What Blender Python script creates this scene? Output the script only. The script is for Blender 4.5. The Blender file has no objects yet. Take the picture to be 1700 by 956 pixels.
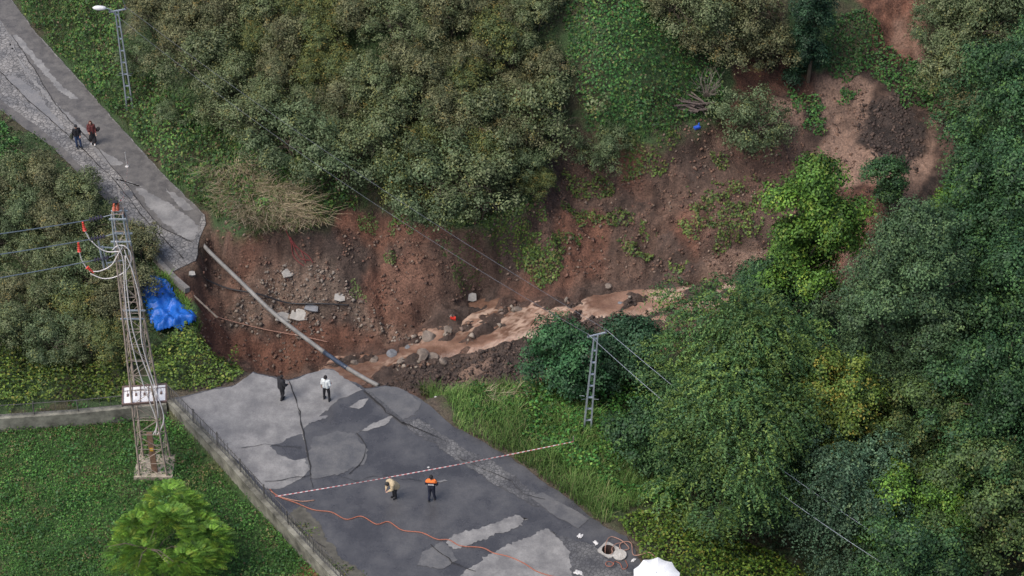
import bpy, bmesh, math, random
import numpy as np
from mathutils import Vector, Matrix
random.seed(7)
RNG = np.random.default_rng(7)
C = bpy.context.scene
COL = C.collection
PI = math.pi

# ------------------------------------------------------------------ camera, sky, sun, exposure
CAMH = 76.0; PITCH = math.radians(40.0); FPX = 3650.0
cam_d = bpy.data.cameras.new('camera'); cam = bpy.data.objects.new('camera', cam_d); COL.objects.link(cam)
cam.location = (0, 0, CAMH); cam.rotation_euler = (PI/2 - PITCH, 0, 0)
cam_d.sensor_width = 36; cam_d.lens = 36*FPX/1700; cam_d.clip_end = 2000; cam_d.clip_start = 1
C.camera = cam
w = bpy.data.worlds.new('World'); C.world = w; w.use_nodes = True
nt = w.node_tree; bg = nt.nodes['Background']
sky = nt.nodes.new('ShaderNodeTexSky'); sky.sky_type = 'NISHITA'; sky.sun_disc = False
SUN_EL, SUN_AZ = math.radians(58), math.radians(-125)      # azimuth from +Y towards +X
sky.sun_elevation = SUN_EL; sky.sun_rotation = SUN_AZ
sky.air_density = 1.0; sky.dust_density = 4.0; sky.ozone_density = 1.0
nt.links.new(sky.outputs[0], bg.inputs[0]); bg.inputs[1].default_value = 0.145
sd = bpy.data.lights.new('sun', 'SUN'); sd.energy = 1.75; sd.angle = math.radians(36); sd.color = (1, 0.95, 0.88)
so = bpy.data.objects.new('sun', sd); COL.objects.link(so)
dirv = Vector((math.sin(SUN_AZ)*math.cos(SUN_EL), math.cos(SUN_AZ)*math.cos(SUN_EL), math.sin(SUN_EL)))
so.rotation_euler = dirv.to_track_quat('Z', 'Y').to_euler(); so.location = (0, 80, 120)
C.view_settings.view_transform = 'Standard'; C.view_settings.look = 'None'
C.view_settings.exposure = 0.33; C.view_settings.gamma = 1
C.render.resolution_x = 1024; C.render.resolution_y = 576

# ------------------------------------------------------------------ pixel -> world helpers (1700x956 photo pixels)
cp, sp = math.cos(PITCH), math.sin(PITCH)
def ray(px, py):
    u = (px-850)/FPX; v = (478-py)/FPX
    return Vector((u, cp+v*sp, -sp+v*cp))
def P(px, py, z=0.0):
    d = ray(px, py); t = (z-CAMH)/d.z
    return Vector((d.x*t, d.y*t, z))
def atY(px, py, Y):
    d = ray(px, py); t = Y/d.y
    return Vector((d.x*t, Y, CAMH+d.z*t))

# ------------------------------------------------------------------ numpy noise
def _h(ix, iy, iz=0, s=0):
    n = (ix*374761393 + iy*668265263 + iz*2147483647 + s*1274126177) & 0xffffffff
    n = ((n ^ (n >> 13))*1274126177) & 0xffffffff
    n = ((n ^ (n >> 16))*2246822519) & 0xffffffff
    return ((n ^ (n >> 15)) & 0xffff)/65535.0
def noise(x, y, s=0):
    x = np.asarray(x, float); y = np.asarray(y, float)
    ix = np.floor(x).astype(np.int64); iy = np.floor(y).astype(np.int64)
    fx = x-ix; fy = y-iy; fx = fx*fx*(3-2*fx); fy = fy*fy*(3-2*fy)
    a = _h(ix, iy, 0, s); b = _h(ix+1, iy, 0, s); c = _h(ix, iy+1, 0, s); d = _h(ix+1, iy+1, 0, s)
    return (a*(1-fx)+b*fx)*(1-fy)+(c*(1-fx)+d*fx)*fy
def fbm(x, y, s=0, o=4):
    r = 0; a = .5; t = 0
    x = np.asarray(x, float); y = np.asarray(y, float)
    for k in range(o):
        r = r+a*noise(x, y, s+k*17); t += a; a *= .5
        x, y = 1.6*x+1.2*y+3.1, -1.2*x+1.6*y+7.7
    return r/t                                   # 0..1
def sstep(a, b, x):
    t = np.clip((x-a)/(b-a), 0, 1); return t*t*(3-2*t)

# ------------------------------------------------------------------ polygons
def inpoly(X, Y, poly):
    r = np.zeros(X.shape, bool); n = len(poly)
    for i in range(n):
        x0, y0 = poly[i]; x1, y1 = poly[(i+1) % n]
        if y0 == y1: continue
        c = ((y0 > Y) != (y1 > Y)) & (X < (x1-x0)*(Y-y0)/(y1-y0)+x0)
        r ^= c
    return r
def polydist(X, Y, poly, closed=True):
    d = np.full(X.shape, 1e9); n = len(poly)
    for i in range(n if closed else n-1):
        x0, y0 = poly[i]; x1, y1 = poly[(i+1) % n]
        dx, dy = x1-x0, y1-y0; L = dx*dx+dy*dy+1e-12
        t = np.clip(((X-x0)*dx+(Y-y0)*dy)/L, 0, 1)
        d = np.minimum(d, np.hypot(X-x0-t*dx, Y-y0-t*dy))
    return d
def sd_poly(X, Y, poly):                          # positive inside
    d = polydist(X, Y, poly)
    return np.where(inpoly(X, Y, poly), d, -d)

# ------------------------------------------------------------------ terrain: two thin-plate fields (intact ground, slide scar)
def tps(pts):
    pts = np.array(pts, float); n = len(pts); c = pts[:, :2]
    sc = 30.0; c0 = np.array([0, 95.0]); q = (c-c0)/sc
    r2 = ((q[:, None]-q[None])**2).sum(-1); K = .5*r2*np.log(r2+1e-12)
    K[np.diag_indices(n)] = 2e-4
    Pm = np.c_[np.ones(n), q]; A = np.zeros((n+3, n+3)); A[:n, :n] = K; A[:n, n:] = Pm; A[n:, :n] = Pm.T
    sol = np.linalg.solve(A, np.r_[pts[:, 2], 0, 0, 0]); wv = sol[:n]; a = sol[n:]
    def f(X, Y):
        x = (X-c0[0])/sc; y = (Y-c0[1])/sc; z = a[0]+a[1]*x+a[2]*y
        for i in range(n):
            r = (x-q[i, 0])**2+(y-q[i, 1])**2
            z = z+wv[i]*.5*r*np.log(r+1e-12)
        return z
    return f
A_px = [(300,668,0),(430,640,0),(600,655,0),(700,675,0),(560,950,0),(800,800,0),(1000,900,0),(900,780,0),(1000,1000,0),(700,1050,0),
 (780,675,.15),(900,690,.2),(1000,760,-.2),(1050,850,-.2),(1120,920,-.3),(1180,960,-.6),(1080,690,-1.2),(1150,760,-2),(1250,880,-2.6),(1400,980,-4),(1600,1000,-4),
 (1000,620,-1.4),(1100,600,-2.6),(1300,600,-2.6),(1500,600,-1.5),(1650,500,0),(1700,700,-1),(1400,800,-3),(1650,900,-3),(1690,300,2),(1690,100,4),(1600,0,6),(1800,400,2),(1850,800,0),
 (100,640,-.3),(0,655,-.3),(350,600,-.3),(300,645,-.1),(200,640,-.3),(100,450,-.9),(0,350,-.6),(200,430,-.5),(0,550,-.9),(150,560,-.9),(250,510,-.5),(-150,500,-1),(-150,250,-.3),
 (0,100,0),(150,230,0),(300,370,0),(300,440,0),(0,180,0),(150,320,-.02),(190,200,0.05),(340,360,0),(15,0,0),(-120,0,0),(-60,-60,0),
 (100,50,.4),(200,150,.7),(300,250,1.0),(400,300,1.7),(450,350,1.4),(540,370,.9),(640,345,.9),(760,365,.7),(860,330,1.2),(900,240,2.0),
 (300,100,2.5),(200,0,2.2),(400,0,5),(600,0,7),(500,200,3.5),(700,200,3.8),(620,280,2.4),(800,100,5.5),(900,0,7.5),(1000,100,6),(1100,0,7.5),(1050,200,3.2),
 (1150,200,2.8),(1200,100,4),(1300,100,3.4),(1300,0,6),(1450,0,5),(1570,80,4.2),(1450,100,2.8),(1600,250,2)]
B_px = [(345,375,-.3),(350,440,-1.6),(310,470,-.9),(420,420,-.3),(450,480,-2.2),(380,520,-2.6),(340,540,-2.0),(450,540,-3.3),(450,590,-4.2),(390,590,-3.6),(520,520,-2.8),(560,480,-1.8),
 (560,420,-.3),(480,400,.3),(600,540,-3.6),(560,580,-4.3),(620,585,-4.5),(700,560,-4.2),(700,480,-2.3),(700,420,-.7),(800,490,-3.6),(780,430,-1.4),(900,500,-3.3),(900,440,-2.0),
 (900,380,-.6),(900,300,.8),(1000,480,-2.9),(1000,400,-1.4),(1000,320,.2),(1000,250,1.5),(1100,470,-2.6),(1100,400,-1.3),(1100,300,.4),(1100,240,1.8),(1200,470,-2.3),
 (1200,380,-.5),(1200,280,.6),(1230,200,2.0),(1230,140,2.9),(1300,300,.4),(1350,230,.9),(1400,200,1.1),(1400,140,1.9),(1450,250,.8),(1500,300,.4),(1540,200,1.2),
 (1480,100,2.6),(1500,30,4.0),(1470,-30,5.8),(850,560,-3.9),(750,600,-3.9),(650,620,-4.1),(700,640,-3.8),(800,640,-3.3),(900,620,-2.9),(850,600,-3.3),(1000,540,-2.9),
 (1080,520,-2.7),(1200,500,-2.2),(1300,450,-1.8),(1400,400,-.8),(430,650,-4),(550,650,-4.4),(640,340,.6),(760,372,.3),(860,350,.4)]
def anchor(): return [(-60,180,22),(0,200,30),(60,180,24),(-140,100,2),(140,100,12),(0,30,-6),(-60,30,-8),(70,30,-12),(-60,75,-3)]
fA = tps([tuple(P(*p)) for p in A_px]+anchor())
fB = tps([tuple(P(*p)) for p in B_px]+anchor())
def W(pts, z=0.0): return [tuple(P(px, py, z if len(r) == 0 else r[0])[:2]) for px, py, *r in pts]

def rough_line(pts, amp, step=.35, seed=0, closed=True):           # fractal outline
    rr = random.Random(seed); out = []; n = len(pts)
    for i in range(n if closed else n-1):
        a = Vector(pts[i][:2]); b = Vector(pts[(i+1) % n][:2]); L = (b-a).length; m = max(1, int(L/step))
        nn = Vector((-(b-a).y, (b-a).x)).normalized() if L > 0 else Vector((0, 0))
        for k in range(m):
            p = a.lerp(b, k/m); g = 0 if k == 0 else 1
            s = float(fbm(p.x*1.3+seed, p.y*1.3, 5, 4))-.5
            p = p+nn*amp*g*(s*2+rr.uniform(-.25, .25)); out.append((p.x, p.y))
    if not closed: out.append(tuple(pts[-1][:2]))
    return out

UP_ROAD = W([(-260,-60),(-40,-60),(20,0),(60,55),(120,120),(190,200),(262,280),(340,357),(342,372),(330,402),(325,432),(300,444),(285,452),(240,405),(190,345),(150,303),(80,237),(0,180),(-120,80)])
LO_ROAD = W([(290,660),(345,648),(388,640),(420,617),(447,624),(478,631),(505,622),(538,612),(553,613),(572,628),(605,645),(640,640),(672,648),(705,668),
             (760,712),(850,760),(935,822),(985,862),(1010,878),(1040,890),(1062,930),(1110,980),(1300,1200),(900,1250),(640,1000),(560,950),(470,860),(380,762),(283,664)])
SCAR = W([(341,362,0),(343,374,0),(331,404,0),(325,436,0),(300,452,0),(296,470,0),(318,482,-.2),(326,520,-.3),(322,560,-.4),(350,590,-.3),(400,612,0),(420,619,0),(447,626,0),(478,633,0),
  (505,624,0),(538,614,0),(553,615,0),(572,630,0),(605,647,0),(640,642,0),(672,650,0),(705,662,0),(740,652,.1),(790,646,.15),(860,648,.15),(905,640,0),(960,620,-1),(1100,585,-2.4),(1300,560,-2.2),(1450,480,-1),
  (1600,330,1),(1590,220,2),(1570,130,3),(1550,60,4),(1530,-60,6),(1400,-60,7),(1450,20,5),(1420,100,3),(1330,110,3.2),(1300,60,4.2),(1290,-60,7),(1260,-60,7),(1250,60,4.6),(1210,110,3.8),(1206,160,3.2),(1190,195,2.8),
  (1130,225,2.5),(1060,236,2.4),(985,222,2.4),(912,238,2.0),(903,300,1.6),(868,345,1.1),(810,372,.8),(760,372,.7),(715,362,.8),(640,348,.9),(560,352,.95),(545,380,.9),(480,378,1.2),(430,372,1.4),(385,375,1.2),(355,362,.5)])
SCAR = rough_line(SCAR, .35, .5, 3)
MEADOW = W([(-700,735,-.5),(0,697,-.5),(270,673,-.5),(380,790,-1),(470,885,-1),(560,975,-1),(660,1100,-1),(800,1400,-1),(-900,1400,-1)])

def grid_axis(lo, hi, step, far, g=1.22):
    c = list(np.arange(lo, hi+step/2, step)); s = step; a = c[0]; left = []
    while a > -far: s *= g; a -= s; left.append(a)
    s = step; b = c[-1]; right = []
    while b < far: s *= g; b += s; right.append(b)
    return np.array(left[::-1]+c+right)
GX = grid_axis(-37, 37, .15, 320); GY = grid_axis(63, 124, .15, 420)
GX_, GY_ = np.meshgrid(GX, GY)
zA = fA(GX_, GY_); zB = fB(GX_, GY_)
near = np.exp(-((GX_/90)**2+((GY_-95)/80)**2)**2)
zA = np.clip(zA, -14, 40); zB = np.clip(zB, -14, 40)
zA = zA+(fbm(GX_*.35, GY_*.35, 1)-.5)*.7*near
dUp = sd_poly(GX_, GY_, UP_ROAD); dLo = sd_poly(GX_, GY_, LO_ROAD)
dR = np.maximum(dUp, dLo)
mR = sstep(-1.4, -.1, dR); zA = zA*(1-mR)+(-.035)*mR
dM = sd_poly(GX_, GY_, MEADOW)
zM = -.62-.25*fbm(GX_*.3, GY_*.3, 9)-.03*np.clip(dM, 0, 20)
mM = sstep(-.06, .12, dM); zA = zA*(1-mM)+zM*mM
FLAT = W([(1130,250,1),(1210,120,2),(1350,110,2),(1600,110,2),(1600,330,1),(1300,360,0),(1150,330,0)])
flat = sstep(-1.5, 1.5, sd_poly(GX_, GY_, FLAT))
zB = zB+((fbm(GX_*.5, GY_*.5, 21, 5)-.5)*.9+(fbm(GX_*2.2, GY_*2.2, 33, 4)-.5)*.34)*(1-.7*flat)
# erosion ribs down the scarp, lumpy ledges on the slumped ground
ribs = sstep(8, -2, GX_)
zB = zB+(fbm(GX_*1.5+GY_*.3, GY_*.3, 44, 3)-.5)*(.2+.5*ribs)*(1-flat)
zB = zB-.45*sstep(.78, .97, 1-np.abs(2*fbm(GX_*.3, GY_*.75, 46, 3)-1))*(1-ribs)*(1-flat)
STREAM = W([(1260,468,-2.3),(1180,470,-2.4),(1120,480,-2.6),(1060,483,-2.8),(985,488,-3.0),(930,500,-3.3),(860,503,-3.5),(820,492,-3.7),(785,500,-3.8),(760,522,-3.9),(705,540,-4.1),(695,560,-4.2),(655,582,-4.4),(610,590,-4.5),(560,592,-4.5),
   (540,612,-4.6),(590,640,-4.6),(640,612,-4.5),(720,590,-4.3),(800,570,-4.0),(900,545,-3.6),(985,522,-3.1),(1060,520,-2.9),(1080,530,-2.8),(1160,520,-2.6),(1260,505,-2.3)])
dW = sd_poly(GX_, GY_, STREAM)
CL = [tuple(P(*q)) for q in [(1300,487,-2.2),(1260,490,-2.3),(1120,503,-2.65),(1000,508,-3.0),(900,522,-3.4),(800,540,-3.9),(700,575,-4.2),(640,595,-4.45),(560,605,-4.6)]]
def level(X, Y):
    best = np.full(X.shape, 1e9); z = np.zeros(X.shape)
    for (x0, y0, z0), (x1, y1, z1) in zip(CL, CL[1:]):
        dx, dy = x1-x0, y1-y0; t = np.clip(((X-x0)*dx+(Y-y0)*dy)/(dx*dx+dy*dy), 0, 1); d = np.hypot(X-x0-t*dx, Y-y0-t*dy)
        k = d < best; best = np.where(k, d, best); z = np.where(k, z0+(z1-z0)*t, z)
    return z
LV = blur_ = level(GX_, GY_)
for _ in range(12): LV = (LV+np.roll(LV, 1, 0)+np.roll(LV, -1, 0)+np.roll(LV, 1, 1)+np.roll(LV, -1, 1))/5
fu_ = GX_*.94+GY_*.34; fv_ = -GX_*.34+GY_*.94
bed = LV-.22+(fbm(fu_*.5, fv_*1.2, 210, 4)-.445)*2.4+(fbm(fu_*2.5, fv_*3.5, 215, 3)-.5)*.8
mB = sstep(-1.0, .25, dW+(fbm(GX_*1.2, GY_*1.2, 216, 3)-.5)*.6)
zB = zB*(1-mB)+bed*mB
dS = sd_poly(GX_, GY_, SCAR)
mS = sstep(-.05, .75, dS)
H = zA*(1-mS)+np.minimum(zB, zA+.25)*mS
soft = sstep(0, .6, dS)
def Hs(x, y):                                     # bilinear height lookup
    x = np.asarray(x, float); y = np.asarray(y, float)
    i = np.clip(np.searchsorted(GX, x)-1, 0, len(GX)-2); j = np.clip(np.searchsorted(GY, y)-1, 0, len(GY)-2)
    fx = np.clip((x-GX[i])/(GX[i+1]-GX[i]), 0, 1); fy = np.clip((y-GY[j])/(GY[j+1]-GY[j]), 0, 1)
    return (H[j, i]*(1-fx)+H[j, i+1]*fx)*(1-fy)+(H[j+1, i]*(1-fx)+H[j+1, i+1]*fx)*fy
def G(px, py):                                    # first hit of a view ray with the terrain
    d = ray(px, py); t0 = 60/d.y; t = np.arange(t0, 175/d.y, .06)
    zz = CAMH+d.z*t; hh = Hs(d.x*t, d.y*t); k = np.argmax(zz < hh)
    return Vector((d.x*t[k], d.y*t[k], float(hh[k])))
def GW(pts): return [tuple(G(a, b)[:2]) for a, b in pts]
def up(v, dz): return Vector((v.x, v.y, v.z+dz))
def ground(x, y): return float(Hs(x, y))

# ------------------------------------------------------------------ materials
def mat(name, color=(.5,.5,.5), rough=.8, metal=0, attr=None, nscale=0, namp=.3, bump=0, bscale=20, spec=.5, trans=0):
    m = bpy.data.materials.new(name); m.use_nodes = True; t = m.node_tree; b = t.nodes['Principled BSDF']
    b.inputs['Roughness'].default_value = rough; b.inputs['Metallic'].default_value = metal
    b.inputs['Specular IOR Level'].default_value = spec
    src = None
    if attr:
        a = t.nodes.new('ShaderNodeAttribute'); a.attribute_name = attr; src = a.outputs['Color']
    else:
        r = t.nodes.new('ShaderNodeRGB'); r.outputs[0].default_value = (*color, 1); src = r.outputs[0]
    tc = t.nodes.new('ShaderNodeNewGeometry')
    if nscale:
        n = t.nodes.new('ShaderNodeTexNoise'); n.inputs['Scale'].default_value = nscale; n.inputs['Detail'].default_value = 6; n.inputs['Roughness'].default_value = .65
        t.links.new(tc.outputs['Position'], n.inputs['Vector'])
        mr = t.nodes.new('ShaderNodeMapRange'); mr.inputs[1].default_value = .3; mr.inputs[2].default_value = .7
        mr.inputs[3].default_value = 1-namp; mr.inputs[4].default_value = 1+namp; t.links.new(n.outputs[0], mr.inputs[0])
        mx = t.nodes.new('ShaderNodeVectorMath'); mx.operation = 'SCALE'; t.links.new(src, mx.inputs[0]); t.links.new(mr.outputs[0], mx.inputs['Scale'])
        src = mx.outputs[0]
    t.links.new(src, b.inputs['Base Color'])
    if bump:
        n2 = t.nodes.new('ShaderNodeTexNoise'); n2.inputs['Scale'].default_value = bscale; n2.inputs['Detail'].default_value = 8; n2.inputs['Roughness'].default_value = .7
        t.links.new(tc.outputs['Position'], n2.inputs['Vector'])
        bp = t.nodes.new('ShaderNodeBump'); bp.inputs['Strength'].default_value = 1; bp.inputs['Distance'].default_value = bump
        t.links.new(n2.outputs[0], bp.inputs['Height']); t.links.new(bp.outputs[0], b.inputs['Normal'])
    return m
def crackle(name, c1, c2, scale, crack=(.03,.03,.033), wid=.06, rough=.7, bump=.02, mixs=.6):
    m = mat(name, c1, rough, nscale=2.5, namp=.22); t = m.node_tree; b = t.nodes['Principled BSDF']
    g = t.nodes.new('ShaderNodeNewGeometry')
    nz = t.nodes.new('ShaderNodeTexNoise'); nz.inputs['Scale'].default_value = 3; t.links.new(g.outputs['Position'], nz.inputs['Vector'])
    ad = t.nodes.new('ShaderNodeVectorMath'); ad.operation = 'MULTIPLY_ADD'; ad.inputs[1].default_value = (.12,.12,0)
    t.links.new(nz.outputs['Color'], ad.inputs[0]); t.links.new(g.outputs['Position'], ad.inputs[2])
    v = t.nodes.new('ShaderNodeTexVoronoi'); v.feature = 'DISTANCE_TO_EDGE'; v.inputs['Scale'].default_value = scale; t.links.new(ad.outputs[0], v.inputs['Vector'])
    v2 = t.nodes.new('ShaderNodeTexVoronoi'); v2.inputs['Scale'].default_value = scale; t.links.new(ad.outputs[0], v2.inputs['Vector'])
    n = t.nodes.new('ShaderNodeTexNoise'); n.inputs['Scale'].default_value = .55; n.inputs['Detail'].default_value = 5; t.links.new(g.outputs['Position'], n.inputs['Vector'])
    cr = t.nodes.new('ShaderNodeMapRange'); cr.inputs[1].default_value = .42; cr.inputs[2].default_value = .6; t.links.new(n.outputs[0], cr.inputs[0])
    mx = t.nodes.new('ShaderNodeMix'); mx.data_type = 'RGBA'; mx.inputs[6].default_value = (*c1, 1); mx.inputs[7].default_value = (*c2, 1); t.links.new(cr.outputs[0], mx.inputs[0])
    m0 = t.nodes.new('ShaderNodeMapRange'); m0.inputs[3].default_value = .8; m0.inputs[4].default_value = 1.2
    sx = t.nodes.new('ShaderNodeSeparateColor'); t.links.new(v2.outputs['Color'], sx.inputs[0]); t.links.new(sx.outputs[0], m0.inputs[0])
    sc = t.nodes.new('ShaderNodeVectorMath'); sc.operation = 'SCALE'; t.links.new(mx.outputs[2], sc.inputs[0]); t.links.new(m0.outputs[0], sc.inputs['Scale'])
    e = t.nodes.new('ShaderNodeMapRange'); e.inputs[1].default_value = 0; e.inputs[2].default_value = wid; e.inputs[3].default_value = mixs; e.inputs[4].default_value = 0; t.links.new(v.outputs[0], e.inputs[0])
    m2 = t.nodes.new('ShaderNodeMix'); m2.data_type = 'RGBA'; t.links.new(sc.outputs[0], m2.inputs[6]); m2.inputs[7].default_value = (*crack, 1); t.links.new(e.outputs[0], m2.inputs[0])
    t.links.new(m2.outputs[2], b.inputs['Base Color'])
    bp = t.nodes.new('ShaderNodeBump'); bp.inputs['Distance'].default_value = bump; t.links.new(v.outputs[0], bp.inputs['Height']); t.links.new(bp.outputs[0], b.inputs['Normal'])
    return m
def asphalt(name, c1, c2, rlo=.35, rhi=.7, s1=.5, dots=.0):
    m = mat(name, c1, rlo); t = m.node_tree; b = t.nodes['Principled BSDF']; g = t.nodes.new('ShaderNodeNewGeometry')
    n = t.nodes.new('ShaderNodeTexNoise'); n.inputs['Scale'].default_value = s1; n.inputs['Detail'].default_value = 9; n.inputs['Roughness'].default_value = .62; t.links.new(g.outputs['Position'], n.inputs['Vector'])
    r = t.nodes.new('ShaderNodeMapRange'); r.inputs[1].default_value = .38; r.inputs[2].default_value = .64; t.links.new(n.outputs[0], r.inputs[0])
    mx = t.nodes.new('ShaderNodeMix'); mx.data_type = 'RGBA'; mx.inputs[6].default_value = (*c1, 1); mx.inputs[7].default_value = (*c2, 1); t.links.new(r.outputs[0], mx.inputs[0])
    n2 = t.nodes.new('ShaderNodeTexNoise'); n2.inputs['Scale'].default_value = 14; n2.inputs['Detail'].default_value = 5; n2.inputs['Roughness'].default_value = .8; t.links.new(g.outputs['Position'], n2.inputs['Vector'])
    r2 = t.nodes.new('ShaderNodeMapRange'); r2.inputs[1].default_value = .3; r2.inputs[2].default_value = .7; r2.inputs[3].default_value = .78; r2.inputs[4].default_value = 1.22; t.links.new(n2.outputs[0], r2.inputs[0])
    sc = t.nodes.new('ShaderNodeVectorMath'); sc.operation = 'SCALE'; t.links.new(mx.outputs[2], sc.inputs[0]); t.links.new(r2.outputs[0], sc.inputs['Scale'])
    t.links.new(sc.outputs[0], b.inputs['Base Color'])
    rr = t.nodes.new('ShaderNodeMapRange'); rr.inputs[1].default_value = .4; rr.inputs[2].default_value = .62; rr.inputs[3].default_value = rlo; rr.inputs[4].default_value = rhi; t.links.new(n.outputs[0], rr.inputs[0]); t.links.new(rr.outputs[0], b.inputs['Roughness'])
    bp = t.nodes.new('ShaderNodeBump'); bp.inputs['Distance'].default_value = .006; t.links.new(n2.outputs[0], bp.inputs['Height']); t.links.new(bp.outputs[0], b.inputs['Normal'])
    return m
M = {}
M['leaf'] = mat('leaf', rough=.55, attr='tint', spec=.25)
M['blade'] = mat('blade', rough=.7, attr='tint', spec=.2)
M['bark'] = mat('bark', (.10,.08,.06), .9, nscale=6, bump=.03, bscale=12)
M['twig'] = mat('twig', (.20,.17,.145), .9, nscale=4, namp=.4)
M['galv'] = mat('galvanised_steel', (.36,.40,.45), .5, .35, nscale=5, namp=.2)
M['rust'] = mat('rusty_steel', (.21,.125,.085), .85, .1, nscale=5, namp=.5)
M['brownpaint'] = mat('brown_paint', (.13,.085,.075), .7, nscale=4, namp=.3)
M['tower'] = mat('tower_steel', (.32,.26,.22), .7, .2, nscale=2.2, namp=.55)
M['white'] = mat('white_plastic', (.72,.72,.73), .45, nscale=3, namp=.08)
M['cablewhite'] = mat('cable_sheath', (.66,.62,.62), .5, nscale=2, namp=.15)
M['red'] = mat('red_plastic', (.55,.045,.03), .45, nscale=6, namp=.2)
M['redglass'] = mat('red_cap', (.45,.10,.05), .5, nscale=8, namp=.3)
M['black'] = mat('black_plastic', (.02,.02,.023), .5, nscale=5, namp=.2)
M['insul'] = mat('insulator_glaze', (.05,.045,.07), .25, nscale=5, namp=.2)
M['wire'] = mat('wire_metal', (.13,.14,.16), .6, .2, nscale=3, namp=.15)
M['pipe'] = mat('grey_pipe', (.20,.195,.185), .6, nscale=1.6, namp=.4)
M['pipedark'] = mat('wet_blue_pipe', (.045,.06,.09), .35, nscale=4, namp=.3)
M['concrete'] = mat('concrete', (.36,.345,.32), .85, nscale=1.8, namp=.35, bump=.02, bscale=9)
M['kerb'] = mat('kerb_concrete', (.20,.19,.18), .85, nscale=2, namp=.3, bump=.02, bscale=9)
M['cwall'] = mat('stained_concrete', (.17,.165,.135), .9, nscale=1.3, namp=.75, bump=.03, bscale=7)
M['rock'] = mat('rock', (.20,.165,.14), .85, nscale=2.5, namp=.45, bump=.05, bscale=7)
M['rockgrey'] = mat('grey_rock', (.17,.18,.20), .7, nscale=2.5, namp=.3, bump=.04, bscale=7)
M['rubble'] = mat('rubble', rough=.85, attr='tint')
M['tarp'] = mat('blue_tarpaulin', (.010,.11,.46), .5, nscale=1.4, namp=.3, bump=.03, bscale=2.2)
M['orange'] = mat('orange_hose', (.30,.10,.06), .5, nscale=5, namp=.15)
M['hosebrown'] = mat('brown_hose', (.34,.19,.14), .6, nscale=5, namp=.2)
M['rag'] = mat('white_cloth', (.55,.54,.53), .8, nscale=6, namp=.12)
M['fence'] = mat('fence_iron', (.11,.105,.10), .75, .2, nscale=4, namp=.3)
M['hole'] = mat('manhole_shaft', (.06,.04,.035), .9, nscale=4)
M['bluebit'] = mat('blue_plastic', (.03,.10,.5), .5, nscale=4)
M['skin'] = mat('skin', (.50,.30,.22), .6, nscale=8, namp=.06)
def cloth(n, c): return mat(n, c, .85, nscale=9, namp=.22, bump=.01, bscale=14)

# ------------------------------------------------------------------ object helpers
def tag(o, label=None, cat=None, group=None, kind=None):
    if label: o['label'] = label
    if cat: o['category'] = cat
    if group: o['group'] = group
    if kind: o['kind'] = kind
    return o
def link(name, me, m=None, parent=None, loc=None):
    o = bpy.data.objects.new(name, me); COL.objects.link(o)
    if m is not None: me.materials.append(m)
    if parent is not None: o.parent = parent
    if loc is not None: o.location = loc
    return o
def empty(name, loc, label, cat, group=None, rz=0):
    o = bpy.data.objects.new(name, None); COL.objects.link(o); o.location = loc; o.rotation_euler = (0, 0, rz); o.empty_display_size = .3
    return tag(o, label, cat, group)
def copy_tree(o, parent=None):
    c = o.copy(); COL.objects.link(c)
    if parent is not None: c.parent = parent; c.matrix_parent_inverse = o.matrix_parent_inverse.copy()
    for ch in list(KIDS.get(o.name, [])): copy_tree(ch, c)
    return c
KIDS = {}
def np_mesh(name, V, F, tint=None, smooth=False):
    me = bpy.data.meshes.new(name); V = np.asarray(V, np.float32); F = np.asarray(F, np.int32); k = F.shape[1]
    me.vertices.add(len(V)); me.vertices.foreach_set('co', V.ravel())
    me.loops.add(F.size); me.loops.foreach_set('vertex_index', F.ravel())
    me.polygons.add(len(F)); me.polygons.foreach_set('loop_start', np.arange(0, F.size, k, dtype=np.int32))
    me.polygons.foreach_set('loop_total', np.full(len(F), k, np.int32))
    if smooth: me.polygons.foreach_set('use_smooth', np.ones(len(F), bool))
    me.update(calc_edges=True)
    if tint is not None:
        a = me.color_attributes.new('tint', 'FLOAT_COLOR', 'POINT'); c = np.ones((len(V), 4), np.float32); c[:, :3] = tint
        a.data.foreach_set('color', c.ravel())
    return me
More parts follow.
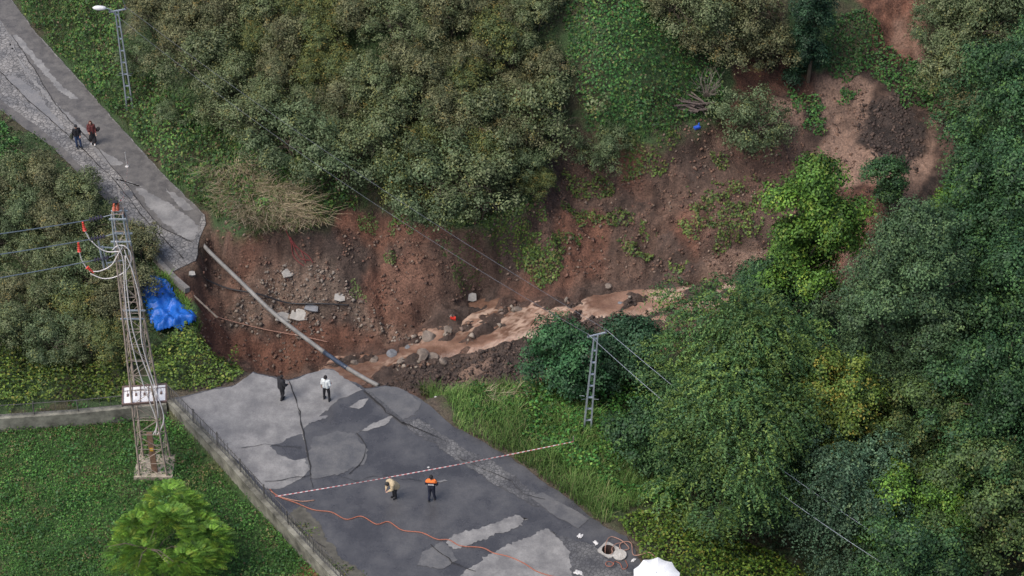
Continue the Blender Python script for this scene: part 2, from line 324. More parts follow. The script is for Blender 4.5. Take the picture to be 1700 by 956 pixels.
class MB:
    def __init__(s): s.v = []; s.f = []
    def add(s, vs, fs):
        o = len(s.v); s.v += [tuple(v) for v in vs]; s.f += [tuple(i+o for i in f) for f in fs]
    def box(s, c, sx, sy, sz, R=None):
        c = Vector(c); vs = []
        for x in (-1, 1):
            for y in (-1, 1):
                for z in (-1, 1):
                    p = Vector((x*sx/2, y*sy/2, z*sz/2)); p = R @ p if R is not None else p; vs.append(c+p)
        s.add(vs, [(0,1,3,2),(4,6,7,5),(0,4,5,1),(2,3,7,6),(0,2,6,4),(1,5,7,3)])
    def tube(s, pts, r, n=8, cap=True, r2=None, sq=False):
        pts = [Vector(p) for p in pts]; m = len(pts); rings = []
        upv = Vector((.13, .21, 1)).normalized(); 
        for i, p in enumerate(pts):
            d = (pts[min(i+1, m-1)]-pts[max(i-1, 0)]).normalized()
            a = d.cross(upv)
            if a.length < .05: a = d.cross(Vector((1, 0, .1)))
            a.normalize(); b = d.cross(a); rr = r if r2 is None else r+(r2-r)*i/(m-1)
            rings.append([p+a*rr*math.cos(2*PI*(k+.5)/n)+b*rr*math.sin(2*PI*(k+.5)/n) for k in range(n)])
        vs = [q for rg in rings for q in rg]; fs = []
        for i in range(m-1):
            for k in range(n):
                k2 = (k+1) % n; fs.append((i*n+k, i*n+k2, (i+1)*n+k2, (i+1)*n+k))
        if cap: fs.append(tuple(range(n-1, -1, -1))); fs.append(tuple((m-1)*n+k for k in range(n)))
        s.add(vs, fs)
    def bar(s, a, b, r): s.tube([a, b], r, 4)
    def lathe(s, prof, c, n=16, axis=None):
        c = Vector(c); q = Vector((0, 0, 1)).rotation_difference(axis).to_matrix() if axis is not None else Matrix.Identity(3)
        vs = [c+q @ Vector((r*math.cos(2*PI*k/n), r*math.sin(2*PI*k/n), z)) for r, z in prof for k in range(n)]; fs = []
        for i in range(len(prof)-1):
            for k in range(n):
                k2 = (k+1) % n; fs.append((i*n+k, i*n+k2, (i+1)*n+k2, (i+1)*n+k))
        fs.append(tuple(range(n-1, -1, -1))); fs.append(tuple((len(prof)-1)*n+k for k in range(n)))
        s.add(vs, fs)
    def build(s, name, m, parent=None, loc=None, smooth=False):
        me = bpy.data.meshes.new(name); me.from_pydata(s.v, [], s.f); me.update()
        if smooth:
            for p in me.polygons: p.use_smooth = True
        return link(name, me, m, parent, loc)
def slab(name, outline, ztop, zbot, m, parent=None, kind=None):
    bm = bmesh.new(); top = [bm.verts.new((x, y, ztop)) for x, y in outline]
    f = bm.faces.new(top)
    if zbot is not None:
        r = bmesh.ops.extrude_face_region(bm, geom=[f]); vs = [e for e in r['geom'] if isinstance(e, bmesh.types.BMVert)]
        for v in vs: v.co.z = zbot
    bmesh.ops.recalc_face_normals(bm, faces=bm.faces); 
    bmesh.ops.triangulate(bm, faces=[g for g in bm.faces if len(g.verts) > 4])
    if zbot is None:
        for g in bm.faces:
            if g.normal.z < 0: g.normal_flip()
    me = bpy.data.meshes.new(name); bm.to_mesh(me); bm.free()
    o = link(name, me, m, parent)
    if kind: o['kind'] = kind
    return o

# ------------------------------------------------------------------ ground sheet with colours of its own material
def lin(r, g, b): return np.array([((c/255+.055)/1.055)**2.4 if c > 10 else c/255/12.92 for c in (r, g, b)])
X, Y = GX_, GY_
soil = np.array([.108,.066,.049]); soil_d = np.array([.060,.043,.036]); red = np.array([.168,.074,.047]); mud = np.array([.27,.175,.130]); pale = np.array([.20,.15,.115])
green = np.array([.040,.075,.024]); litter = np.array([.060,.056,.03])
n1 = fbm(X*.45, Y*.45, 61, 5); n2 = fbm(X*1.7, Y*1.7, 71, 4); n3 = np.clip((fbm(X*4.2, Y*4.2, 81, 2)-.5)*1.8+.5, 0, 1)
def mixc(a, b, t): return a*(1-t[..., None])+b*t[..., None]
col = mixc(np.broadcast_to(green, X.shape+(3,)), litter, sstep(.42, .62, n1))
col = mixc(col, green*1.4, sstep(.55, .7, n2)*.6)
scol = mixc(np.broadcast_to(soil, X.shape+(3,)), soil_d, sstep(.45, .68, n1)*.8)
scol = mixc(scol, red, sstep(.53, .68, fbm(X*.3+9, Y*.3, 91, 4))*.75)
scol = scol*(0.72+.56*n2[..., None])*(0.62+.76*n3[..., None])
wet = np.full(X.shape, .9)
def zone(px, fe=.5, seed=0, amp=.8):
    d = sd_poly(X, Y, GW(px)); return sstep(-fe, fe, d+(fbm(X*1.1, Y*1.1, 100+seed, 5)-.5)*2*amp)
z_red1 = zone([(420,560),(500,530),(590,540),(680,570),(650,590),(560,590),(540,612),(430,620),(380,590),(330,560),(330,500),(400,550)], .4, 1)
scol = mixc(scol, red*.9*(.7+.6*n2[..., None]), z_red1*.8)
scol = mixc(scol, red*(.8+.5*n2[..., None]), zone([(360,370),(430,385),(470,470),(420,480),(380,420)], .5, 2)*.55)
scol = mixc(scol, red*(.7+.5*n2[..., None]), zone([(560,350),(650,350),(780,375),(700,400),(600,400)], .4, 3)*.7)
scol = mixc(scol, red*(.6+.5*n2[..., None]), zone([(1205,115),(1290,120),(1320,150),(1250,175),(1205,160)], .3, 4)*.7)
scol = mixc(scol, np.array([.17,.095,.068])*(.7+.6*n2[..., None]), zone([(640,440),(720,430),(740,520),(690,545),(640,520)], .5, 41)*.7)
z_dk = zone([(610,645),(640,600),(700,600),(850,560),(905,545),(870,560),(900,600),(870,645),(700,655)], .35, 5)
z_dk = np.maximum(z_dk, mB*.8)
z_dk = np.maximum(z_dk, zone([(940,500),(1080,505),(1080,525),(1000,545),(900,540)], .3, 6))
z_dk = np.maximum(z_dk, zone([(1430,175),(1500,150),(1540,230),(1520,290),(1450,270),(1420,220)], .3, 7))
scol = mixc(scol, soil_d*(.55+.8*n2[..., None]), z_dk*.92)
z_mud = zone([(1355,135),(1400,120),(1450,140),(1440,190),(1425,240),(1500,290),(1530,310),(1400,310),(1330,265),(1380,220)], .25, 8, .5)
z_mud = np.maximum(z_mud, zone([(1540,180),(1562,182),(1550,270),(1520,330),(1480,330),(1510,280),(1540,240)], .2, 9, .35))
z_mud = np.maximum(z_mud, zone([(1290,165),(1330,170),(1340,215),(1300,205),(1260,190)], .25, 10, .5)*.8)
z_mud = np.maximum(z_mud, zone([(1230,410),(1290,410),(1290,470),(1130,465)], .4, 11, .5)*.5)
z_mud = np.maximum(z_mud, zone([(780,580),(830,570),(790,650),(750,650),(760,620)], .25, 12, .4)*.55)
z_mud = np.maximum(z_mud, zone([(1480,10),(1530,20),(1540,110),(1480,100)], .3, 14, .5)*.45)
z_mud = np.clip(z_mud*(.45+.9*sstep(.35, .6, fbm(X*.9+4, Y*.9, 130, 4))), 0, 1)
scol = scol*(1-.5*(flat*(1-sstep(.5, .62, n2)*.5))[..., None])
scol = mixc(scol, mud*(.8+.4*n1[..., None]), z_mud*.9)
def chan(px, wd, seed):
    d = polydist(X, Y, GW(px), False)+(fbm(X*1.3, Y*1.3, 300+seed, 4)-.5)*wd*1.2
    return sstep(wd, wd*.35, d)
ch = np.zeros(X.shape)
for i, (q, wd) in enumerate([([(1450,120),(1440,170),(1425,210),(1400,240),(1360,262),(1330,285)],.34),([(1358,140),(1385,190),(1405,235)],.26),([(1415,245),(1450,265),(1490,295),(1520,320)],.2),([(1550,185),(1555,230),(1545,260),(1515,310),(1490,335)],.4),
    ([(1400,245),(1395,300),(1400,345)],.24),([(1490,10),(1495,70),(1530,110),(1565,150)],.3),([(1330,215),(1290,255),(1200,262),(1150,290),(1150,330),(1110,385),(1085,430)],.35)]): ch = np.maximum(ch, chan(q, wd, i)*(.55 if i > 4 else 1))
z_mud = np.maximum(z_mud*.12, ch)
H = H-.10*ch*sstep(0,.5,dS)
z_br = zone([(1180,230),(1330,200),(1340,300),(1270,400),(1180,420),(1150,350)], .9, 13, .8)
scol = mixc(scol, np.array([.120,.076,.058])*(.75+.5*n2[..., None]), z_br*.6*(1-z_dk)*(1-z_mud))
z_rub = zone([(400,480),(440,430),(540,440),(600,500),(680,560),(640,570),(560,520),(470,540),(380,540)], .4, 15, .6)
scol = mixc(scol, pale*(.6+.8*n3[..., None]), z_rub*.5)
tS = sstep(-.05, .3, dS+(fbm(X*2, Y*2, 140)-.5)*.5)
col = mixc(col, green*np.array([.9,1.25,.8]), mM*.8)
col = mixc(col, scol, np.maximum(tS, sstep(-.1,.3,sd_poly(X, Y, W([(318,340),(352,350),(360,400),(345,450),(318,500),(283,475),(276,450),(300,430)])))*.9))
# bare strips beside the roads, trodden verge
edge = sstep(-.9, -.2, dLo+(fbm(X*.8, Y*.8, 150)-.5)*1.2)*(dLo < .3)*(1-tS)
col = mixc(col, np.array([.10,.075,.058]), edge*.85*(1-mM))
col = mixc(col, np.array([.17,.10,.06]), zone([(5,255),(35,250),(45,285),(15,285)], .2, 16, .3)*.8)
col = mixc(col, np.array([.30,.13,.07]), zone([(500,935),(530,940),(535,965),(495,960)], .2, 17, .3)*.7*mM)
col = mixc(col, np.array([.13,.10,.055]), sstep(.6, .7, fbm(X*.8, Y*.8, 160, 4))*.4*mM)
wet = .88-.55*z_mud-.25*z_dk*tS
smoothmud = z_mud*tS
H = H+(fbm(X*3.1, Y*3.1, 55, 3)-.5)*.34*tS*(1-.85*smoothmud)*(1-.5*mB)+(fbm(X*1.5, Y*1.5, 57, 3)-.5)*.35*z_dk*tS
ny, nx = X.shape; idx = np.arange(nx*ny).reshape(ny, nx)
F = np.stack([idx[:-1, :-1], idx[:-1, 1:], idx[1:, 1:], idx[1:, :-1]], -1).reshape(-1, 4)
# shaft of the open manhole is cut through the ground
mh = P(1010, 914, 0); Fc = ((X[:-1, :-1]+.075-mh.x)**2+(Y[:-1, :-1]+.075-mh.y)**2).ravel()
F = F[Fc > .46**2]
me = np_mesh('ground', np.stack([X, Y, H], -1).reshape(-1, 3), F, col.reshape(-1, 3), True)
a = me.attributes.new('wet', 'FLOAT', 'POINT'); a.data.foreach_set('value', wet.ravel().astype(np.float32))
gm = mat('ground', rough=.9, attr='tint', nscale=9, namp=.5, bump=.16, bscale=6); t = gm.node_tree
an = t.nodes.new('ShaderNodeAttribute'); an.attribute_name = 'wet'; t.links.new(an.outputs['Fac'], t.nodes['Principled BSDF'].inputs['Roughness'])
go = link('ground', me, gm); go['kind'] = 'structure'

# stream
sx = np.arange(-12, 22, .12); sy = np.arange(80, 104, .12); SX, SY = np.meshgrid(sx, sy)
dWs = sd_poly(SX, SY, STREAM)
base = Hs(SX, SY)
def blur(a, k):
    for _ in range(k):
        a = (a+np.roll(a, 1, 0)+np.roll(a, -1, 0)+np.roll(a, 1, 1)+np.roll(a, -1, 1))/5
    return a
bb = blur(level(SX, SY), 12)
fu = SX*.94+SY*.34; fv = -SX*.34+SY*.94          # along and across the flow
def rdg(a): return 1-np.abs(2*a-1)
rip = (rdg(fbm(fu*.9, fv*2.6, 220, 4))-.6)*.12+(rdg(fbm(fu*2.8, fv*5, 222, 3))-.6)*.16
lev = bb-.06+rip*.55-.6*sstep(-.1, -1.0, dWs)
fi = np.arange(SX.size).reshape(SX.shape); cell = (dWs[:-1, :-1] > -1.0)
Fs = np.stack([fi[:-1, :-1], fi[:-1, 1:], fi[1:, 1:], fi[1:, :-1]], -1)[cell]
foam = sstep(.70, .9, rdg(fbm(fu*1.6, fv*5, 230, 5)))*sstep(.35,.6,fbm(fu*.5, fv*.8, 233, 3))
sc_ = mixc(np.broadcast_to(np.array([.27,.165,.12]), SX.shape+(3,)), np.array([.15,.085,.06]), sstep(.4, .6, fbm(SX*.5, SY*.9, 231, 3)))
sc_ = mixc(sc_, np.array([.50,.37,.29]), foam*.75)
used = np.unique(Fs); rm = np.full(SX.size, -1); rm[used] = np.arange(len(used))
sm = np_mesh('stream', np.stack([SX, SY, lev], -1).reshape(-1, 3)[used], rm[Fs], sc_.reshape(-1, 3)[used], True)
st = link('stream', sm, mat('muddy_water', rough=.12, attr='tint', nscale=3, namp=.2, bump=.05, bscale=7)); st['kind'] = 'structure'

# ------------------------------------------------------------------ roads
M['asph_dark'] = asphalt('wet_asphalt', (.050,.050,.055), (.088,.088,.093), .2, .55)
M['asph_light'] = asphalt('dry_asphalt', (.15,.147,.147), (.25,.245,.24), .6, .85, 1.1)
M['asph_mid'] = asphalt('grey_asphalt', (.15,.15,.155), (.20,.195,.195), .6, .8, .8)
M['asph_brown'] = asphalt('worn_asphalt', (.082,.077,.075), (.135,.128,.122), .55, .8, 1.6)
M['asph_patch'] = asphalt('repair_asphalt', (.088,.088,.092), (.125,.124,.126), .4, .7, 1.2)
M['asph_speck'] = crackle('crumbled_asphalt', (.072,.072,.077), (.145,.143,.142), 6, (.03,.03,.033), .13, .6, .01, .8)
M['asph_crack'] = crackle('crazed_asphalt', (.235,.225,.215), (.15,.148,.15), 4.3, (.03,.03,.033), .12, .7, .03, .85)
M['crackline'] = mat('crack_fill', (.022,.021,.022), .9, nscale=6)
ur = slab('road', rough_line(UP_ROAD, .09, .4, 2), .02, -.28, M['asph_crack'], kind='structure')
road_lower = slab('road', rough_line(LO_ROAD, .15, .28, 4), .02, -.30, M['asph_dark'], kind='structure')
PZ = [0]
def patch(road, pts, m, k=1, seed=0, amp=.12, step=.11, name='asphalt_patch'):
    PZ[0] += 1; o = slab(name, rough_line(W(pts), min(amp*1.4, .24), step, seed), .02+.004*k+.0006*PZ[0], None, m, road); o['kind'] = 'structure'; return o
def ribbon(pts, wd, z, m, name, parent=None, seed=0, amp=.12):
    pl = rough_line(pts, amp, .3, seed, False); rr = random.Random(seed); vs = []; fs = []
    for i, p in enumerate(pl):
        a = Vector(pl[max(i-1, 0)]); b = Vector(pl[min(i+1, len(pl)-1)]); d = (b-a).normalized(); n = Vector((-d.y, d.x)); ww = wd*rr.uniform(.3, 1.2)/2
        vs += [(p[0]+n.x*ww, p[1]+n.y*ww, z), (p[0]-n.x*ww, p[1]-n.y*ww, z)]
        if i: fs.append((2*i-2, 2*i-1, 2*i+1, 2*i))
    me = bpy.data.meshes.new(name); me.from_pydata(vs, [], fs); o = link(name, me, m, parent); o['kind'] = 'structure'; return o
# upper road: brown worn strip on the right side, pale broken patches
patch(ur, [(-70,-60),(-42,-58),(18,0),(60,57),(120,122),(190,202),(262,282),(337,356),(326,385),(324,398),(318,402),(268,378),(238,345),(205,300),(160,245),(120,205),(90,170),(60,120),(20,60),(-10,20)], M['asph_brown'], 1, 1, .06)
patch(ur, [(10,60),(28,58),(55,85),(75,110),(100,140),(130,165),(118,165),(95,150),(75,125),(52,98),(30,75)], M['asph_light'], 2, 2, .35, .12)
patch(ur, [(15,68),(30,90),(50,122),(70,145),(95,172),(125,200),(148,222),(138,222),(112,200),(80,168),(55,138),(35,108)], M['asph_light'], 2, 3, .25, .12)
patch(ur, [(150,242),(168,248),(190,262),(205,272),(195,275),(178,272),(162,258)], M['asph_light'], 2, 4, .2, .12)
patch(ur, [(225,312),(245,318),(262,328),(300,352),(330,375),(322,398),(312,398),(285,380),(262,362),(240,335)], M['asph_light'], 2, 5, .25, .12)
patch(ur, [(272,312),(290,320),(322,348),(310,350),(290,335)], M['asph_light'], 2, 6, .2, .12)
patch(ur, [(190,295),(215,302),(240,312),(225,308),(200,305)], M['asph_light'], 2, 7, .15, .12)
patch(ur, [(22,120),(60,150),(90,190),(110,215),(95,215),(70,190),(40,160),(10,130)], M['asph_mid'], 1, 8, .3, .15)
patch(ur, [(200,318),(215,315),(226,322),(218,330),(204,328)], M['asph_patch'], 2, 9, .1, .12)
patch(ur, [(-120,85),(0,183),(80,240),(150,306),(190,348),(240,408),(285,452),(292,446),(245,396),(195,335),(150,292),(85,228),(0,165),(-110,75)], M['asph_brown'], 1, 10, .06)
def CZ(): PZ[0] += 1; return .046+.0006*PZ[0]
ribbon(W([(318,402),(268,378),(238,345),(205,300),(160,245),(120,205),(90,170),(60,120),(20,60)]), 0.056, CZ(), M['crackline'], 'crack', ur, 1, .08)
ribbon(W([(305,430),(262,388),(225,345),(190,300),(140,250),(90,205),(40,160),(0,120)]), 0.056, CZ(), M['crackline'], 'crack', ur, 2, .08)
# lower road
patch(road_lower, [(292,664),(345,650),(388,641),(420,619),(447,626),(478,633),(500,627),(496,680),(505,730),(516,780),(500,795),(465,812),(440,812),(400,770),(345,718)], M['asph_light'], 1, 11, .06)
patch(road_lower, [(484,634),(505,624),(538,614),(553,615),(572,630),(606,648),(585,655),(560,665),(545,682),(520,700),(499,716),(497,690)], M['asph_light'], 1, 12, .1)
patch(road_lower, [(448,742),(480,728),(503,722),(510,760),(490,765),(465,756)], M['asph_dark'], 2, 13, .15)
patch(road_lower, [(580,676),(600,664),(612,662),(603,676),(595,680)], M['asph_light'], 1, 14, .05)
patch(road_lower, [(592,718),(620,702),(654,690),(640,706),(610,716)], M['asph_light'], 1, 15, .08)
patch(road_lower, [(520,726),(560,715),(590,720),(612,748),(605,772),(560,790),(520,795),(505,760)], M['asph_patch'], 1, 16, .3)
patch(road_lower, [(505,700),(525,690),(550,690),(540,696),(515,704)], M['asph_mid'], 1, 17, .1)
patch(road_lower, [(605,647),(640,642),(672,650),(700,668),(690,690),(668,700),(640,680)], M['asph_patch'], 1, 18, .12)
patch(road_lower, [(660,700),(695,695),(745,730),(830,775),(905,830),(895,842),(840,815),(760,765),(700,725)], M['asph_speck'], 1, 19, .15)
patch(road_lower, [(740,902),(760,888),(800,875),(855,855),(878,862),(868,874),(820,890),(780,905),(752,912)], M['asph_light'], 1, 20, .18)
patch(road_lower, [(770,950),(800,925),(850,905),(905,878),(930,895),(945,915),(950,960),(1000,1060),(800,1040),(740,985)], M['asph_light'], 1, 21, .2)
patch(road_lower, [(912,880),(935,890),(980,905),(1010,930),(1050,950),(1100,1000),(1060,1050),(980,1010),(952,960),(945,912)], M['asph_speck'], 1, 22, .15)
patch(road_lower, [(880,825),(900,818),(978,862),(960,878),(925,860)], M['asph_patch'], 1, 23, .05)
patch(road_lower, [(468,862),(500,840),(530,870),(560,920),(600,950),(650,1000),(600,1000),(540,935)], mat('dirty_asphalt', (.085,.08,.065), .8, nscale=3, namp=.4), 1, 24, .2)
patch(road_lower, [(700,918),(735,900),(760,930),(735,945),(690,940)], M['asph_patch'], 1, 25, .1)
patch(road_lower, [(720,800),(738,797),(744,799),(732,802)], M['asph_mid'], 2, 26, .04)
patch(road_lower, [(606,650),(618,652),(640,672),(672,700),(664,702),(630,672)], M['asph_speck'], 2, 36, .05)
ribbon(W([(480,634),(492,665),(500,705),(508,740),(516,790)]), 0.074, CZ(), M['crackline'], 'crack', road_lower, 3, .1)
ribbon(W([(516,790),(520,812)]), 0.043, CZ(), M['crackline'], 'crack', road_lower, 4, .1)
ribbon(W([(604,650),(625,668),(650,690),(668,704),(690,712)]), 0.087, CZ(), M['crackline'], 'crack', road_lower, 5, .15)
ribbon(W([(592,720),(608,742),(602,765),(580,788)]), 0.043, CZ(), M['crackline'], 'crack', road_lower, 6, .1)
ribbon(W([(440,800),(470,798),(515,790)]), 0.050, CZ(), M['crackline'], 'crack', road_lower, 7, .15)
ribbon(W([(400,745),(440,738),(500,745)]), 0.031, CZ(), M['crackline'], 'crack', road_lower, 8, .1)
ribbon(W([(560,790),(590,800),(640,790),(700,800)]), 0.025, CZ(), M['crackline'], 'crack', road_lower, 9, .15)
ribbon(W([(715,905),(750,935),(790,950)]), 0.050, CZ(), M['crackline'], 'crack', road_lower, 10, .15)
ribbon(W([(470,862),(500,880),(540,910)]), 0.043, CZ(), M['crackline'], 'crack', road_lower, 11, .15)
ribbon(W([(905,830),(870,822),(850,800),(760,760)]), 0.031, CZ(), M['crackline'], 'crack', road_lower, 12, .1)
mb = MB()                                          # the foundation layer under the broken edges
slab('road_base', rough_line([(x, y) for x, y in W([(330,404),(338,374),(325,434),(300,446),(250,410),(300,360)])], .1, .3, 5), -.285, -.9, mat('road_gravel', (.15,.11,.085), .95, nscale=8, namp=.5, bump=.05, bscale=8), ur)['kind'] = 'structure'

# kerb beside the upper road, running out over the hole
k0 = [P(238,402,.05), P(262,434,.02), P(288,462,0), P(311,482,-.05)]
mb = MB(); mb.tube(k0, .22, 4); tag(mb.build('road_kerb', M['kerb']), 'concrete kerb along the left edge of the upper road, hanging over the hole', 'kerb')
mb = MB(); mb.tube([P(309,479,-.15), P(335,503,-.7), P(361,527,-1.3)], .055, 6); tag(mb.build('steel_rail', M['twig']), 'thin grey rail poking from the end of the kerb down into the hole', 'rail')

# ------------------------------------------------------------------ retaining walls and fences
def wall(name, label, pts, ztop, zbot, thick):
    vs = []; fs = []
    out = []
    for i, p in enumerate(pts):
        a = Vector(pts[max(i-1, 0)][:2]); b = Vector(pts[min(i+1, len(pts)-1)][:2]); d = (b-a).normalized(); n = Vector((-d.y, d.x))*thick/2
        out.append((p, n))
    for p, n in out:
        vs += [(p[0]+n.x, p[1]+n.y, zbot), (p[0]-n.x, p[1]-n.y, zbot), (p[0]-n.x, p[1]-n.y, ztop), (p[0]+n.x, p[1]+n.y, ztop)]
    for i in range(len(pts)-1):
        o = 4*i
        for k in range(4): fs.append((o+k, o+(k+1) % 4, o+4+(k+1) % 4, o+4+k))
    fs += [(3,2,1,0), tuple(4*(len(pts)-1)+k for k in range(4))]
    me = bpy.data.meshes.new(name); me.from_pydata(vs, [], fs); o = link(name, me, M['cwall'])
    bm = bmesh.new(); bm.from_mesh(me); bmesh.ops.recalc_face_normals(bm, faces=bm.faces); bm.to_mesh(me); bm.free()
    return tag(o, label, 'wall')
wa = [P(283,664,.1), P(330,712,.1), P(380,763,.1), P(430,820,.1), P(470,862,.1), P(520,917,.1), P(560,958,.1), P(620,1020,.1)]
wall('retaining_wall', 'long stained concrete retaining wall holding up the left edge of the lower road', wa, .16, -2.3, .42)
wb = [P(276,668,.1), P(200,676,.1), P(120,684,.1), P(0,692,.1), P(-120,702,.1)]
wall('retaining_wall', 'mossy pale concrete wall between the bramble bank and the meadow', wb, .12, -2.2, .34)
def fence(label, pts, hgt, sp):
    root = empty('iron_fence', pts[0], label, 'fence'); o0 = Vector(pts[0]); L = [0]
    for i in range(1, len(pts)): L.append(L[-1]+(Vector(pts[i])-Vector(pts[i-1])).length)
    def at(s):
        for i in range(1, len(pts)):
            if s <= L[i] or i == len(pts)-1: return Vector(pts[i-1]).lerp(Vector(pts[i]), (s-L[i-1])/(L[i]-L[i-1]))-o0
    n = int(L[-1]/2.2); rr = random.Random(3)
    for k in range(n+1):
        p = at(k*2.2); tl = Vector((rr.uniform(-.08, .08), rr.uniform(-.08, .08), hgt)); mb = MB(); mb.tube([p, p+tl], .035, 4); mb.build('post', M['fence'], root)
        if k < n:
            mb = MB(); q = at((k+1)*2.2)
            for hz in (.12, hgt*.93): mb.bar(p+Vector((0,0,hz)), q+Vector((0,0,hz+rr.uniform(-.05,.05))), .02)
            m = int(2.2/sp)
            for j in range(1, m):
                a = at(k*2.2+j*sp); l = rr.uniform(-.05, .05); mb.bar(a+Vector((0,0,.05)), a+Vector((l,l,hgt*rr.uniform(.93,1.08))), .011)
            mb.build('fence_panel', M['fence'], root)
    return root
fence('low rusty picket fence standing on the retaining wall along the lower road', [up(v, .06) for v in wa], .95, .17)
fence('thin wire and iron fence on the wall in front of the bramble bank', [up(v, .02) for v in wb], .8, .55)

# ------------------------------------------------------------------ leaves
def leaf_np(Cn, N, S, asp=.6, seed=0):
    rg = np.random.default_rng(seed); n = len(Cn); N = N/np.linalg.norm(N, axis=1, keepdims=True)
    r = rg.normal(size=(n, 3)); T = np.cross(N, r); T /= np.linalg.norm(T, axis=1, keepdims=True)+1e-9; B = np.cross(N, T)
    s = S[:, None]; fold = N*s*.18
    V = np.stack([Cn-T*s*.5, Cn-B*s*.5*asp+fold*.6, Cn+T*s*.5-fold, Cn+B*s*.5*asp+fold*.6], 1)
    return V.reshape(-1, 3), np.arange(4*n).reshape(-1, 4)
def palette(rg, n, cols, wts, var=.25):
    cols = np.array(cols); k = rg.choice(len(cols), n, p=np.array(wts)/sum(wts)); c = cols[k]
    return c*(1+rg.uniform(-var, var, (n, 1)))
def crown_mesh(name, seed, r, h0, h1, lobes, per, lr, ls, cols, wts, squash=.75, top=1.0, form='dome', asp=.6, blotch=.5):
    """crown between heights h0..h1, radius r: many lobes, each a loose shell of leaves"""
    rg = np.random.default_rng(seed); VV = []; NN = []; SS = []; CC = []; hc = (h0+h1)/2; hh = (h1-h0)/2
    for k in range(lobes):
        u = rg.uniform(-.55, 1); th = rg.uniform(0, 2*PI)
        if form == 'cone': q = (u+.55)/1.55; rad = r*(1-q)**.7*1.0; cz = h0+(h1-h0)*q
        elif form == 'column': q = (u+.55)/1.55; rad = r*(1-q**3)**.6; cz = h0+(h1-h0)*q*.95
        else: rad = r*math.sqrt(max(0, 1-u*u)); cz = hc+hh*u
        f = rg.uniform(.65, 1.05) if k % 4 else rg.uniform(0, .5)
        off = 1+.42*(float(noise(th*1.3+seed, u*2, seed))-.5)*2
        c = np.array([math.cos(th)*rad*f*off, math.sin(th)*rad*f*off, hc+(cz-hc)*(.55+.45*f)])
        l = lr*rg.uniform(.6, 1.25); n = int(per*(l/lr)**2)
        if form == 'spray':
            m = max(2, n//13); d = rg.normal(size=(m, 3)); d[:, 2] = d[:, 2]*.7+.45; d /= np.linalg.norm(d, axis=1, keepdims=True)
            st_ = c+d*(l*(1-.45*rg.random(m)**2))[:, None]*np.array([1, 1, squash]); od = d*np.array([1, 1, .4])+rg.normal(size=(m, 3))*.25
            if True: od += np.array([math.cos(th), math.sin(th), -.1])*.6
            od /= np.linalg.norm(od, axis=1, keepdims=True); Ls = rg.uniform(.5, 1.0, m); tt = (np.arange(13)/12)[None, :, None]
            p = st_[:, None]+od[:, None]*Ls[:, None, None]*tt-np.array([0, 0, 1])*(Ls[:, None, None]*.6*tt**2); p = p+rg.normal(size=p.shape)*.05
            p = p.reshape(-1, 3); nn = np.repeat(d, 13, 0)*.6+rg.normal(size=(m*13, 3))*.45+np.array([0, 0, .6])
            cc = np.repeat(palette(rg, m, cols, wts), 13, 0)*(1+rg.uniform(-.2, .2, (m*13, 1))); cc *= 1+blotch*(rg.random()-.5)
            VV.append(p); NN.append(nn); SS.append(ls*rg.uniform(.6, 1.3, m*13)); CC.append(cc); continue
        g_ = 16; m = max(3, int(n*1.25)//g_); d = rg.normal(size=(m, 3)); d[:, 2] = d[:, 2]*.8+.35; d /= np.linalg.norm(d, axis=1, keepdims=True)
        rad_ = l*(1-.55*rg.random(m)**1.8)*(1+.45*(noise(d[:, 0]*3+k, d[:, 1]*3+d[:, 2]*2, seed)-.5)*2)
        sc0 = c+d*rad_[:, None]*np.array([1, 1, squash]); cr_ = ls*rg.uniform(1.0, 2.0, m)
        off_ = rg.normal(size=(m, g_, 3))*cr_[:, None, None]*np.array([.75, .75, .5])
        p = (sc0[:, None]+off_+np.array([0, 0, 1])*(.35*cr_[:, None, None])-np.array([0,0,1])*(off_[..., :2]**2).sum(-1, keepdims=True)/cr_[:, None, None]*.35).reshape(-1, 3)
        nn = (d[:, None]*.9+off_/cr_[:, None, None]*.45+np.array([0, 0, .55])).reshape(-1, 3)+rg.normal(size=(m*g_, 3))*.38
        cc = np.repeat(palette(rg, m, cols, wts, .18), g_, 0)*(1+rg.uniform(-.16, .16, (m*g_, 1))); cc *= 1+blotch*(rg.random()-.5)
        VV.append(p); NN.append(nn); SS.append(ls*.9*rg.uniform(.6, 1.3, m*g_)); CC.append(cc)
    CC = [q*np.array([1.10, 1.15, .95]) for q in CC]
    V, F = leaf_np(np.concatenate(VV), np.concatenate(NN), np.concatenate(SS), asp, seed)
    return np_mesh(name, V, F, np.repeat(np.concatenate(CC), 4, 0)), [ ]
def trunk_mesh(name, seed, r, h0, h1, tr, stems=1, limbs=7):
    rr = random.Random(seed); mb = MB()
    for s in range(stems):
        a = rr.uniform(0, 2*PI); sp = .25 if stems > 1 else 0
        b = Vector((math.cos(a)*sp, math.sin(a)*sp, -.3)); lean = r*.45 if stems > 1 else r*.08
        tpt = Vector((math.cos(a)*lean, math.sin(a)*lean, h0+(h1-h0)*.6)); m = b.lerp(tpt, .5)+Vector((rr.uniform(-.1,.1), rr.uniform(-.1,.1), 0))*r*.5
        mb.tube([b, m, tpt], tr, 6, r2=tr*.35)
        for l in range(limbs):
            q = m.lerp(tpt, rr.random()); an = rr.uniform(0, 2*PI); e = q+Vector((math.cos(an)*r*.6, math.sin(an)*r*.6, (h1-h0)*rr.uniform(.05, .3)))
            mb.tube([q, q.lerp(e, .5)+Vector((0, 0, .1*r)), e], tr*.45, 5, r2=tr*.12)
    me = bpy.data.meshes.new(name); me.from_pydata(mb.v, [], mb.f); me.materials.append(M['bark']); return me
